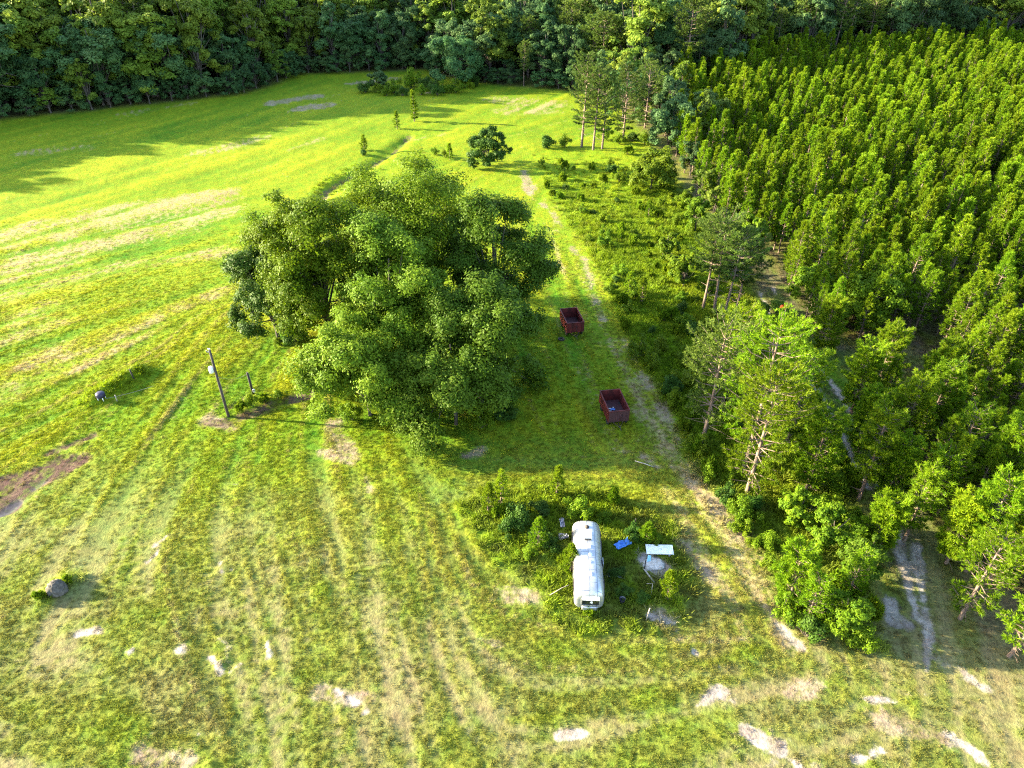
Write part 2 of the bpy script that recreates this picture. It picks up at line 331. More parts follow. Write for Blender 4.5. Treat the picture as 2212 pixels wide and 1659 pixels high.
# ------------------------------------------------------------------ materials
def new_mat(name):
    m = bpy.data.materials.new(name); m.use_nodes = True; nt = m.node_tree
    return m, nt.nodes, nt.links, nt.nodes['Principled BSDF']
def N(nodes, typ, **kw):
    n = nodes.new(typ)
    for k_, v in kw.items(): setattr(n, k_, v)
    return n
def leaf_mat(name, c1, c2, trans=.35, rough=.55, objvar=.25):
    m, n, l, b = new_mat(name)
    a = N(n, 'ShaderNodeAttribute', attribute_name='tint'); oi = n.new('ShaderNodeObjectInfo')
    ramp = N(n, 'ShaderNodeMix', data_type='RGBA'); ramp.inputs[6].default_value = (*c1, 1); ramp.inputs[7].default_value = (*c2, 1)
    l.new(a.outputs['Fac'], ramp.inputs[0])
    hs = n.new('ShaderNodeHueSaturation'); l.new(ramp.outputs[2], hs.inputs['Color'])
    mr = n.new('ShaderNodeMapRange'); mr.inputs[3].default_value = 1-objvar; mr.inputs[4].default_value = 1+objvar; l.new(oi.outputs['Random'], mr.inputs[0]); l.new(mr.outputs[0], hs.inputs['Value'])
    w = N(n, 'ShaderNodeTexWhiteNoise', noise_dimensions='1D'); l.new(oi.outputs['Random'], w.inputs['W'])
    mh = n.new('ShaderNodeMapRange'); mh.inputs[3].default_value = .5-.008*objvar*4; mh.inputs[4].default_value = .5+.018*objvar*4; l.new(w.outputs['Value'], mh.inputs[0]); l.new(mh.outputs[0], hs.inputs['Hue'])
    l.new(hs.outputs[0], b.inputs['Base Color']); b.inputs['Roughness'].default_value = rough; b.inputs['Specular IOR Level'].default_value = .10
    t = n.new('ShaderNodeBsdfTranslucent'); l.new(hs.outputs[0], t.inputs['Color'])
    mx = n.new('ShaderNodeMixShader'); mx.inputs[0].default_value = trans
    l.new(b.outputs[0], mx.inputs[1]); l.new(t.outputs[0], mx.inputs[2]); l.new(mx.outputs[0], n['Material Output'].inputs['Surface'])
    return m
def noise_mat(name, c1, c2, scale=6, rough=.8, metal=0, bump=.3, detail=6, coords='Object', spec=.3, stretch=(1,1,1)):
    m, n, l, b = new_mat(name)
    tc = n.new('ShaderNodeTexCoord'); mp = n.new('ShaderNodeMapping'); mp.inputs['Scale'].default_value = stretch
    l.new(tc.outputs[coords], mp.inputs[0])
    t = n.new('ShaderNodeTexNoise'); t.inputs['Scale'].default_value = scale; t.inputs['Detail'].default_value = detail; t.inputs['Roughness'].default_value = .65; l.new(mp.outputs[0], t.inputs['Vector'])
    r = n.new('ShaderNodeValToRGB'); r.color_ramp.elements[0].position = .35; r.color_ramp.elements[1].position = .65
    r.color_ramp.elements[0].color = (*c1, 1); r.color_ramp.elements[1].color = (*c2, 1); l.new(t.outputs['Fac'], r.inputs[0])
    l.new(r.outputs[0], b.inputs['Base Color']); b.inputs['Roughness'].default_value = rough; b.inputs['Metallic'].default_value = metal; b.inputs['Specular IOR Level'].default_value = spec
    if bump:
        bp = n.new('ShaderNodeBump'); bp.inputs['Strength'].default_value = bump; bp.inputs['Distance'].default_value = .05; l.new(t.outputs['Fac'], bp.inputs['Height']); l.new(bp.outputs[0], b.inputs['Normal'])
    return m
def ground_material():
    m, n, l, b = new_mat('field_ground')
    a = N(n, 'ShaderNodeAttribute', attribute_name='gcol'); w = N(n, 'ShaderNodeAttribute', attribute_name='wet'); bc = N(n, 'ShaderNodeAttribute', attribute_name='bcol'); bm = N(n, 'ShaderNodeAttribute', attribute_name='bare')
    geo = n.new('ShaderNodeNewGeometry')
    t1 = n.new('ShaderNodeTexNoise'); t1.inputs['Scale'].default_value = 3.2; t1.inputs['Detail'].default_value = 8; t1.inputs['Roughness'].default_value = .7; l.new(geo.outputs['Position'], t1.inputs['Vector'])
    t2 = n.new('ShaderNodeTexNoise'); t2.inputs['Scale'].default_value = .9; t2.inputs['Detail'].default_value = 6; l.new(geo.outputs['Position'], t2.inputs['Vector'])
    mr = n.new('ShaderNodeMapRange'); mr.inputs[1].default_value = .3; mr.inputs[2].default_value = .7; mr.inputs[3].default_value = .55; mr.inputs[4].default_value = 1.45; l.new(t1.outputs['Fac'], mr.inputs[0])
    t3 = n.new('ShaderNodeTexNoise'); t3.inputs['Scale'].default_value = 1.7; t3.inputs['Detail'].default_value = 9; t3.inputs['Roughness'].default_value = .72; l.new(geo.outputs['Position'], t3.inputs['Vector'])
    ma = N(n, 'ShaderNodeMath', operation='MULTIPLY_ADD'); l.new(t3.outputs['Fac'], ma.inputs[0]); ma.inputs[1].default_value = 1.9; l.new(bm.outputs['Fac'], ma.inputs[2])
    ms = n.new('ShaderNodeMapRange'); ms.interpolation_type = 'SMOOTHSTEP'; ms.inputs[1].default_value = 1.20; ms.inputs[2].default_value = 1.95; l.new(ma.outputs[0], ms.inputs[0])
    mz = N(n, 'ShaderNodeMath', operation='GREATER_THAN'); l.new(bm.outputs['Fac'], mz.inputs[0]); mz.inputs[1].default_value = .02
    mm = N(n, 'ShaderNodeMath', operation='MULTIPLY'); l.new(ms.outputs[0], mm.inputs[0]); l.new(mz.outputs[0], mm.inputs[1])
    gm = N(n, 'ShaderNodeMix', data_type='RGBA'); l.new(mm.outputs[0], gm.inputs[0]); l.new(a.outputs['Color'], gm.inputs[6]); l.new(bc.outputs['Color'], gm.inputs[7])
    hs = n.new('ShaderNodeHueSaturation'); l.new(gm.outputs[2], hs.inputs['Color']); l.new(mr.outputs[0], hs.inputs['Value'])
    mh = n.new('ShaderNodeMapRange'); mh.inputs[1].default_value = .3; mh.inputs[2].default_value = .7; mh.inputs[3].default_value = .475; mh.inputs[4].default_value = .525; l.new(t2.outputs['Fac'], mh.inputs[0]); l.new(mh.outputs[0], hs.inputs['Hue'])
    l.new(hs.outputs[0], b.inputs['Base Color']); b.inputs['Specular IOR Level'].default_value = .06
    rr = n.new('ShaderNodeMapRange'); rr.inputs[3].default_value = .9; rr.inputs[4].default_value = .08; l.new(w.outputs['Fac'], rr.inputs[0]); l.new(rr.outputs[0], b.inputs['Roughness'])
    sb = n.new('ShaderNodeMapRange'); sb.inputs[3].default_value = .9; sb.inputs[4].default_value = .03; l.new(w.outputs['Fac'], sb.inputs[0])
    bp = n.new('ShaderNodeBump'); bp.inputs['Distance'].default_value = .16; l.new(sb.outputs[0], bp.inputs['Strength']); l.new(t1.outputs['Fac'], bp.inputs['Height']); l.new(bp.outputs[0], b.inputs['Normal'])
    return m
def tuft_material(name, use_inst=True, trans=.4, c=(.11,.17,.014)):
    m, n, l, b = new_mat(name)
    a = N(n, 'ShaderNodeAttribute', attribute_name='gcol', attribute_type='INSTANCER'); t = N(n, 'ShaderNodeAttribute', attribute_name='tint')
    hs = n.new('ShaderNodeHueSaturation'); l.new(a.outputs['Color'], hs.inputs['Color'])
    mr = n.new('ShaderNodeMapRange'); mr.inputs[3].default_value = .7; mr.inputs[4].default_value = 1.35; l.new(t.outputs['Fac'], mr.inputs[0]); l.new(mr.outputs[0], hs.inputs['Value'])
    l.new(hs.outputs[0], b.inputs['Base Color']); b.inputs['Roughness'].default_value = .6; b.inputs['Specular IOR Level'].default_value = .15
    tr = n.new('ShaderNodeBsdfTranslucent'); l.new(hs.outputs[0], tr.inputs['Color'])
    mx = n.new('ShaderNodeMixShader'); mx.inputs[0].default_value = trans; l.new(b.outputs[0], mx.inputs[1]); l.new(tr.outputs[0], mx.inputs[2]); l.new(mx.outputs[0], n['Material Output'].inputs['Surface'])
    return m
M_ground = ground_material()
M_bark = noise_mat('grey_bark', (.045,.036,.030), (.12,.10,.085), 5, .9, stretch=(1,1,.25))
M_pbark = noise_mat('pine_bark', (.085,.055,.040), (.20,.15,.12), 4, .9, stretch=(1,1,.3))
M_dead = noise_mat('dead_wood', (.30,.27,.25), (.50,.46,.42), 5, .9)
L_pecan = leaf_mat('olive_leaves', (.052,.108,.004), (.140,.208,.007), .38, objvar=.12)
L_bright = leaf_mat('bright_leaves', (.068,.135,.008), (.150,.220,.014), .40, objvar=.12)
L_mid = leaf_mat('mid_green_leaves', (.042,.090,.006), (.095,.150,.010), .34, objvar=.12)
L_dark = leaf_mat('dark_leaves', (.022,.055,.007), (.052,.100,.010), .25, objvar=.2)
L_wood = leaf_mat('hazed_forest_leaves', (.040,.092,.030), (.095,.155,.046), .36, objvar=.3)  # leaf colour lightened and blued to stand in for distance haze
L_woodlt = leaf_mat('sunlit_forest_leaves', (.090,.150,.018), (.210,.270,.030), .45, objvar=.25)  # sunlight on the far crowns put into a paler leaf colour
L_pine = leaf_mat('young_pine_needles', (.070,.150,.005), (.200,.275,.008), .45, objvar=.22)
L_oldpine = leaf_mat('old_pine_needles', (.048,.090,.014), (.115,.160,.022), .30, objvar=.2)
L_shrub = leaf_mat('shrub_leaves', (.062,.125,.006), (.155,.215,.008), .38, objvar=.22)
L_grey = leaf_mat('grey_green_leaves', (.085,.110,.055), (.20,.22,.12), .3, objvar=.1)
M_tuft = tuft_material('grass_blades')

# ------------------------------------------------------------------ ground sheets
def build_ground():
    rows = []
    for py in np.arange(1659+260, -120, -4.2): rows.append(at(1106, py)[1])
    rows = [y for y in rows if y > 3]
    rows = [-250, -120, -60, -30, -15, -6, 0] + rows
    y = rows[-1]
    while y < 6000: y *= 1.12; rows.append(y)
    Yr = np.array(sorted(set(rows)))
    dep = np.maximum(Yr*cp + CAM_H*sp, 30)
    s = np.concatenate([np.linspace(-9, -1.3, 24)[:-1], np.linspace(-1.3, 1.3, 960), np.linspace(1.3, 9, 24)[1:]])
    X = s[:, None]*dep[None]; Y = np.repeat(Yr[None], len(s), 0)
    inb = ((X > RX0) & (X < RX1-RS) & (Y > RY0) & (Y < RY1-RS))
    Z = np.where(inb, sample(HZ, X, Y), 0); fade = np.clip(np.minimum.reduce([X-RX0, RX1-X, Y-RY0, RY1-Y])/8, 0, 1); Z = Z*fade
    Cc = sample(KG, X, Y); Cc = np.clip(np.where(inb[..., None], Cc, np.array([.10,.15,.02])), .004, 1); Bc = sample(KB, X, Y); Bm = np.where(inb, sample(MBm, X, Y), 0).ravel()
    Wt = np.where(inb, sample(pud, X, Y), 0); Tk = np.where(inb, sample(track, X, Y), 0)
    ns, nr = X.shape
    idx = np.arange(ns*nr).reshape(ns, nr)
    F = np.stack([idx[:-1, :-1], idx[1:, :-1], idx[1:, 1:], idx[:-1, 1:]], -1).reshape(-1, 4)
    tk = (Tk[:-1, :-1]+Tk[1:, 1:]).reshape(-1)/2 > .5
    V = np.stack([X, Y, Z], -1).reshape(-1, 3); Cf = np.concatenate([Cc, np.ones(Cc.shape[:2]+(1,))], -1).reshape(-1, 4); Wf = Wt.ravel(); Bf = np.concatenate([Bc, np.ones(Bc.shape[:2]+(1,))], -1).reshape(-1, 4)
    def part(name, sel, label):
        f = F[sel]; u, inv = np.unique(f, return_inverse=True)
        me = mesh_np(name, V[u], inv.reshape(-1, 4), [M_ground], smooth=True, attrs={'gcol': ('FLOAT_COLOR', Cf[u]), 'wet': ('FLOAT', Wf[u]), 'bcol': ('FLOAT_COLOR', Bf[u]), 'bare': ('FLOAT', Bm[u])})
        return tag(link(name, me), label, name.replace('_', ' '), kind='structure')
    part('ground', ~tk, 'mown hay field of yellow green grass with bare tan patches')
    cx = ((X[:-1, :-1]+X[1:, 1:])/2).ravel(); cy = ((Y[:-1, :-1]+Y[1:, 1:])/2).ravel()
    tx, ty = at(1560, 640); right = cx > 14 + 0*cy
    sx = np.interp(cy, [30, 60, 90, 110, 160], [30, 26, 24, 26, 30]); right = cx > sx
    part('sandy_track', tk & right, 'grey sandy two rut track running between the pines')
    part('farm_lane', tk & ~right, 'worn grassy lane curving past the tree clump')
build_ground()

# ------------------------------------------------------------------ plants
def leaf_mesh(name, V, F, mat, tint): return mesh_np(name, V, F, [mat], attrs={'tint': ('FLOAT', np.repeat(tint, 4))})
def make_broadleaf(seed, H, R, z0, nclump, nleaf, leaf, mat, bark=M_bark, ry=None, lob=.3, flat=.8, trunk_r=None, nsub=6, barrel=.35, name='tree'):
    r = np.random.default_rng(seed); ry = ry or R
    a = np.array([R, ry, (H-z0)/2]); cz = (H+z0)/2
    d = nrm(r.normal(size=(nclump, 3))); d[:, 2] = d[:, 2]*.85+.12; d = nrm(d); hz = np.hypot(d[:, 0], d[:, 1])+1e-6; bf = np.where(d[:, 2] < 0, np.maximum(1, (hz+(1-hz)*barrel*2)/hz), 1); bf = np.minimum(bf, 1/hz); d[:, :2] *= bf[:, None]
    lobes = nrm(r.normal(size=(7, 3))); lobw = r.uniform(-1, 1, 7)
    f = 1 + lob*np.tanh(((d@lobes.T)**3*lobw).sum(1)*1.4)
    rad = np.where(r.random(nclump) < .2, r.uniform(.1, .5, nclump), r.uniform(.45, 1, nclump)**.6)*f*.86
    cc = d*rad[:, None]*a + np.array([0, 0, cz]); cc[:, 2] = np.maximum(cc[:, 2], z0*.7+.4)
    rc = min(R, ry)*r.uniform(.17, .34, nclump)
    mi = np.repeat(np.arange(nclump), nsub); m = len(mi); out0 = nrm((cc-np.array([0, 0, cz-.15*H]))/a)
    sdn = r.normal(size=(m, 3)); sdn[:, 2] += .2; sdn = nrm(nrm(sdn)+out0[mi]*.6)
    main_c = cc; cc = cc[mi]+sdn*(rc[mi]*r.uniform(.35, 1.15, m))[:, None]*np.array([1, 1, flat]); rc = rc[mi]*r.uniform(.20, .50, m)
    cc[:, 2] = np.maximum(cc[:, 2], rc*.5+.1)
    wts = rc**2; cnt = np.maximum(4, (nleaf*wts/wts.sum())).astype(int)
    ci = np.repeat(np.arange(m), cnt); n = len(ci)
    ld = r.normal(size=(n, 3)); ld[:, 2] += .25; ld = nrm(ld)
    ld = nrm(ld + out0[mi][ci]*.45)
    q = r.uniform(.45, 1.08, n)**.6*np.where(r.random(n) < .12, r.uniform(1.1, 1.7, n), 1)
    st = nrm(r.normal(size=(m, 3))+np.array([0, 0, -.3])); ld = ld + st[ci]*((ld*st[ci]).sum(1)*r.uniform(.2, .9, m)[ci])[:, None]
    P = cc[ci] + ld*(rc[ci]*q)[:, None]*np.array([1.1, 1.1, flat]) + r.normal(size=(n, 3))*rc[ci][:, None]*.26
    P[:, 2] = np.maximum(P[:, 2], .15)
    Nn = nrm(ld*.9 + np.array([0, 0, .40]) + r.normal(size=(n, 3))*.36)
    T = np.cross(Nn, r.normal(size=(n, 3)))
    s = leaf*r.uniform(.6, 1.3, n)
    V, F = blades(P, T, Nn, s, s*.55)
    tint = np.clip(r.uniform(0, 1, m)[ci]*.62 + r.uniform(0, .30, n)+.02, 0, 1)
    crown = leaf_mesh(name+'_crown', V, F, mat, tint)
    # trunk and limbs
    tr = trunk_r or H*.018
    paths = [np.array([[0, 0, -.3], [r.normal()*.1, r.normal()*.1, z0*.5+.3], [r.normal()*.3, r.normal()*.3, cz], [r.normal()*.4, r.normal()*.4, H*.82]])]; radii = [np.array([tr*1.3, tr, tr*.7, tr*.2])]
    for i in r.permutation(nclump)[:min(nclump, 26)]:
        s0 = r.uniform(.25, .75)*cz; b0 = np.array([0, 0, s0]); e = main_c[i]*np.array([.95, .95, 1])
        mid = (b0+e)/2 + np.array([0, 0, .08*H])*r.uniform(-.4, 1)+r.normal(size=3)*.25
        paths.append(np.stack([b0, mid, e])); radii.append(np.array([tr*.42, tr*.25, tr*.08]))
    V, F = tube_np(paths, radii, 6)
    trunk = mesh_np(name+'_trunk', V, F, [bark], smooth=True)
    return trunk, crown
def make_pine(seed, H, R, z0, mat, bark=M_pbark, whorl=.7, nbr=5, tufts=5, nblade=9, blade=.32, width=.045, prof='cone', up=.5, lean=0.0, sidespray=.35, deadlow=0, name='pine', tr=None, spread=.5):
    r = np.random.default_rng(seed)
    tr = tr or (.05+H*.011)
    wob = r.normal(size=2)*.12
    tz = np.linspace(-.3, H*.97, 8); tp = np.stack([np.sin(tz/H*3+wob[0]*9)*.12*H/10+lean*tz, np.sin(tz/H*2.4+wob[1]*9)*.12*H/10, tz], 1)
    def trunk_at(z): return np.array([np.interp(z, tz, tp[:, 0]), np.interp(z, tz, tp[:, 1]), z])
    paths = [tp]; radii = [np.linspace(tr, tr*.18, 8)]
    TC, TD, TI = [], [], []
    z = z0; k = 0
    while z < H*.96:
        t = (z-z0)/(H-z0)
        if prof == 'cone': rad = R*(1-t)**.92*min(1, .55+t*2.2)+.10
        elif prof == 'round': rad = R*math.sqrt(max(0, 1-(2*t*.95-.85)**2))*(.8+.2*r.random())+.25
        else: rad = R*(1-.55*t)*min(1, .5+t*2)+.1
        nb = nbr + r.integers(-1, 2); a0 = r.uniform(0, 6.28)
        for j in range(max(2, nb)):
            if r.random() < .1: continue
            az = a0+j*2*math.pi/nb+r.normal()*.25; L = rad*r.uniform(.65, 1.15)
            rise = L*(r.uniform(.15, .45)+up*t*.8) - (.25*L if t < .2 else 0)
            b0 = trunk_at(z); dxy = np.array([math.cos(az), math.sin(az), 0])
            mid = b0+dxy*L*.55+np.array([0, 0, rise*.30]); e = b0+dxy*L+np.array([0, 0, rise])
            paths.append(np.stack([b0, mid, e])); radii.append(np.array([tr*.28, tr*.18, tr*.07])*(1-.5*t)+.004)
            nt = max(2, int(round(tufts*(.5+.6*L/max(R, .1)))))
            for q in range(nt):
                s = 1-(q/nt)**1.1*.62
                p = (b0+(mid-b0)*s/.55) if s < .55 else (mid+(e-mid)*(s-.55)/.45)
                dd = nrm(dxy+np.array([0, 0, .35+up*.9])+r.normal(size=3)*.25)
                sd_ = np.array([-dxy[1], dxy[0], 0])*r.normal()*sidespray*L*(1.25-s)
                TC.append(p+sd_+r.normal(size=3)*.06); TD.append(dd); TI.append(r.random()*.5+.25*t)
        z += whorl*r.uniform(.75, 1.25)*(1-.35*t)
    top = trunk_at(H*.97)
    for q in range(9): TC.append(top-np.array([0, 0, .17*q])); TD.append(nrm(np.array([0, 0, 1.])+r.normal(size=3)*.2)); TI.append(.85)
    TC = np.array(TC); TD = np.array(TD); TI = np.array(TI); n = len(TC)
    ci = np.repeat(np.arange(n), nblade)
    bd = nrm(TD[ci]*.75 + r.normal(size=(len(ci), 3))*spread)
    bl = blade*r.uniform(.65, 1.25, len(ci))
    P = TC[ci]+bd*bl[:, None]*.75 - TD[ci]*r.uniform(0, .35, len(ci))[:, None]*blade*1.5
    Nn = np.cross(bd, r.normal(size=(len(ci), 3)))
    V, F = blades(P, bd, nrm(Nn), bl, np.full(len(ci), width)*r.uniform(.7, 1.3, len(ci)))
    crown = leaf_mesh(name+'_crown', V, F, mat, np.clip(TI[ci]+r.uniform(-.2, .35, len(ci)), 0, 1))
    for q in range(deadlow):
        zz = r.uniform(.25, 1)*z0; az = r.uniform(0, 6.28); L = r.uniform(.3, .8)*R*.8
        b0 = trunk_at(zz); e = b0+np.array([math.cos(az)*L, math.sin(az)*L, r.uniform(-.2, .3)*L]); paths.append(np.stack([b0, (b0+e)/2+r.normal(size=3)*.1, e])); radii.append(np.array([.035, .025, .01]))
    V, F = tube_np(paths, radii, 5)
    return mesh_np(name+'_trunk', V, F, [bark], smooth=True), crown
def make_shrub(seed, H, R, n, leaf, mat, name='shrub', spiky=False):
    r = np.random.default_rng(seed)
    nc = 14; cc = r.normal(size=(nc, 3))*np.array([R*.42, R*.42, H*.18]); cc[:, 2] = np.abs(cc[:, 2])+H*r.uniform(.25, .75, nc)*(1-.4*np.hypot(cc[:, 0], cc[:, 1])/R)
    rc = R*r.uniform(.22, .42, nc); ci = r.integers(0, nc, n); ld = r.normal(size=(n, 3)); ld[:, 2] += .3; ld = nrm(ld)
    P = cc[ci]+ld*(rc[ci]*r.uniform(.4, 1.1, n))[:, None]; P[:, 2] = np.maximum(P[:, 2], .04)
    if spiky:
        T = nrm(ld*.5+np.array([0, 0, .9])+r.normal(size=(n, 3))*.3); Nn = np.cross(T, r.normal(size=(n, 3)))
    else:
        Nn = nrm(ld*.8+np.array([0, 0, .4])+r.normal(size=(n, 3))*.5); T = np.cross(Nn, r.normal(size=(n, 3)))
    s = leaf*r.uniform(.6, 1.3, n); V, F = blades(P, T, nrm(Nn), s, s*(.22 if spiky else .5))
    crown = leaf_mesh(name+'_foliage', V, F, mat, np.clip(r.uniform(0, .5, nc)[ci]+r.uniform(0, .55, n), 0, 1))
    paths = [np.stack([np.array([0, 0, -.1]), c*np.array([.4, .4, .5])+r.normal(size=3)*.05, c]) for c in cc[:8]]
    V, F = tube_np(paths, [np.array([.04, .03, .012])*max(.5, R/1.5)]*8, 5)
    return mesh_np(name+'_stems', V, F, [M_bark], smooth=True), crown
def put(name, meshes, loc, rz, scale, label, cat, group=None, parts=('trunk', 'crown')):
    root = empty(name, loc, rz, label, cat, group); root.scale = scale if hasattr(scale, '__len__') else (scale,)*3
    for p, me in zip(parts, meshes): link(p, me, root)
    return root

# ---- the big clump of trees in the middle
clump = [  # base px, base py, top py, radius m, z0, leaf mat, label, boughs, leaves
 ((600,735), 505, 5.0, .3, L_dark, 'dark green dense tree at the clump end nearest the two poles', 40, 26000),
 ((722,765), 400, 7.3, .3, L_pecan, 'tall olive green tree standing behind the dark tree of the clump', 60, 56000),
 ((925,700), 345, 8.4, 1.0, L_pecan, 'tallest olive tree at the back of the clump, open feathery crown', 66, 56000),
 ((1070,745), 425, 6.5, 2.0, L_mid, 'loose crowned tree at the back of the clump beside the worn lane', 48, 36000),
 ((862,820), 488, 6.8, .6, L_bright, 'bright leaved tree in the middle of the clump with lumpy sunlit boughs', 56, 46000),
 ((1040,868), 592, 6.3, .6, L_mid, 'shaded blue green tree spreading over the red wagon side of the clump', 50, 44000),
 ((800,895), 690, 6.8, .1, L_bright, 'low bright tree at the front of the clump with branches to the ground', 54, 46000),
 ((985,915), 700, 6.6, .2, L_mid, 'dark shaded tree at the front of the clump facing the grey trailer', 44, 34000),
]
for i, ((bx, by), ty, R, z0, mat, lab, nc, nl) in enumerate(clump):
    x, y, z = G(bx, by); H = min(height_to(y, ty), 23)
    ms = make_broadleaf(100+i, H, R, z0, nc, int(nl*1.9), .15, mat, lob=.22, flat=.8, nsub=12, barrel=.8, name='clump_tree')
    put('broadleaf_tree', ms, (x, y, z), 0, 1, lab, 'tree', 'trees of the clump in the field')
print('clump done')
# ---- forest
FV = []
for i in range(5): FV.append((make_broadleaf(200+i, 19, 5.2+.5*(i % 3), 0.6, 34, 17000, .28, L_wood, lob=.3, nsub=7, barrel=.8, name='wood_tree'), 0))
for i in range(3): FV.append((make_broadleaf(220+i, 20, 4.6+.4*i, 0.8, 30, 16000, .28, L_woodlt, lob=.35, nsub=7, barrel=.7, name='pale_tree'), 1))
for i in range(3): FV.append((make_pine(240+i, 21, 3.4, 8+i, L_oldpine, whorl=1.0, nbr=5, tufts=9, nblade=12, blade=.32, width=.07, prof='round', name='wood_pine'), 2))
for i in range(3): FV.append((make_broadleaf(260+i, 14, 5.6, .2, 30, 13000, .28, L_wood, lob=.4, nsub=6, barrel=.9, name='edge_tree'), 3))
front_w = [at(*p) for p in forest_front]
wood_area = front_w + [at(1420,190), at(1500,140,9), at(1650,84,9), at(2212,44,9), at(2900,38,9), at(3300,38,9)] + [(330, 345), (-330, 345), (-420, 200)]
step = 7.4; gx, gy = np.meshgrid(np.arange(-330, 330, step), np.arange(90, 345, step), indexing='ij')
gx = gx+rng.uniform(-2.4, 2.4, gx.shape); gy = gy+rng.uniform(-2.4, 2.4, gy.shape)
ins = inpoly(wood_area, gx, gy, True); wx, wy = gx[ins], gy[ins]
ex = np.stack([rng.uniform(-330, -88, 900), rng.uniform(90, 300, 900)], 1); ei = inpoly(wood_area, ex[:, 0], ex[:, 1], True); wx = np.concatenate([wx, ex[ei, 0]]); wy = np.concatenate([wy, ex[ei, 1]]); n_in = len(wx)
fe = []
for (ax, ay), (bx, by) in zip(front_w[:-1], front_w[1:]):                     # a closed edge row
    n = max(1, int(math.hypot(bx-ax, by-ay)/4.2))
    for t in range(n): fe.append((ax+(bx-ax)*t/n+rng.uniform(-.8, .8), ay+(by-ay)*t/n+rng.uniform(.3, 2.0)))
fe = np.array(fe); wx = np.concatenate([wx, fe[:, 0]]); wy = np.concatenate([wy, fe[:, 1]]); edge = np.concatenate([np.zeros(n_in, bool), np.ones(len(fe), bool)])
dE = np.full(len(wx), 1e9)
for (ax, ay), (bx, by) in zip(front_w[:-1], front_w[1:]):
    dx, dy = bx-ax, by-ay; t = np.clip(((wx-ax)*dx+(wy-ay)*dy)/(dx*dx+dy*dy), 0, 1); dE = np.minimum(dE, np.hypot(wx-ax-dx*t, wy-ay-dy*t))
keep = edge | (dE > 3.0); wx, wy, dE, edge = wx[keep], wy[keep], dE[keep], edge[keep]
depth = wy*cp+CAM_H*sp; pxs = PW/2+FPX*wx/depth
hs = np.where(edge, rng.uniform(.30, .62, len(wx)), np.clip(.74+dE*.012, .74, 1.02)*rng.uniform(.72, 1.25, len(wx)))
hs *= np.where((wx < -85) & ~edge, 1.22, 1.0); spn = fbm(wx, wy, 22, 55, 3)
order = np.argsort(np.hypot(wx, wy)); ind = []; rest = []
for i in order:
    inframe = -60 < pxs[i] < PW+60 and project(wx[i], wy[i], 19*hs[i])[1] > -10
    (ind if inframe and len(ind) < 298 else rest).append(i)
wood_lab = {(0,0): 'dark dense broadleaf tree in the shaded wood along the far field edge', (1,0): 'pale yellow green broadleaf tree among darker trees of the far wood', (2,0): 'tall pine rising among the broadleaf trees of the far wood',
            (0,1): 'dark broadleaf tree of the far wood behind the young pine plantation', (1,1): 'pale broadleaf tree of the far wood behind the young pine plantation', (2,1): 'tall pine of the far wood behind the young pine plantation',
            (3,0): 'low bushy tree leafy to the ground along the far field edge', (3,1): 'low bushy tree leafy to the ground at the far wood edge by the corner pines'}
def pick_variant(i):
    right = wx[i] > 0
    q = rng.random()
    if right: k = 2 if q < .45 else (1 if q < .62 else 0)
    else: k = 2 if q < .08 else (1 if q < .22+.5*max(0, spn[i])+.012*min(dE[i], 25)*(wx[i] < -40) else 0)  # sunlit-coloured trees picked more often deep in the left wood
    if edge[i] and rng.random() < .85: k = 3
    c = [j for j, v in enumerate(FV) if v[1] == k]; return int(rng.choice(c)), k, int(wx[i] > 18)
stuff_pts = {j: [] for j in range(len(FV))}
for i in ind:
    j, k, rgt = pick_variant(i); h = hs[i]; w = h*rng.uniform(1.05, 1.45)
    if k == 1: h *= rng.uniform(1.1, 1.38); w *= 1.25
    if edge[i]: w = max(h, .55)*1.1
    z = gz(wx[i], wy[i]) if wy[i] < 310 else 0
    nm = 'pine_tree' if k == 2 else 'forest_tree'
    put(nm, FV[j][0], (wx[i], wy[i], z), rng.uniform(0, 6.28), (w, w, h), wood_lab[(k, rgt)], 'tree', ['dark trees of the far wood', 'pale trees of the far wood', 'tall pines of the far wood', 'low bushy edge trees of the far wood'][k] + (' behind the plantation' if rgt else ' along the field'))
for i in rest:
    j, k, rgt = pick_variant(i); h = hs[i]; stuff_pts[j].append((wx[i], wy[i], 0, rng.uniform(0, 6.28), h*1.05))

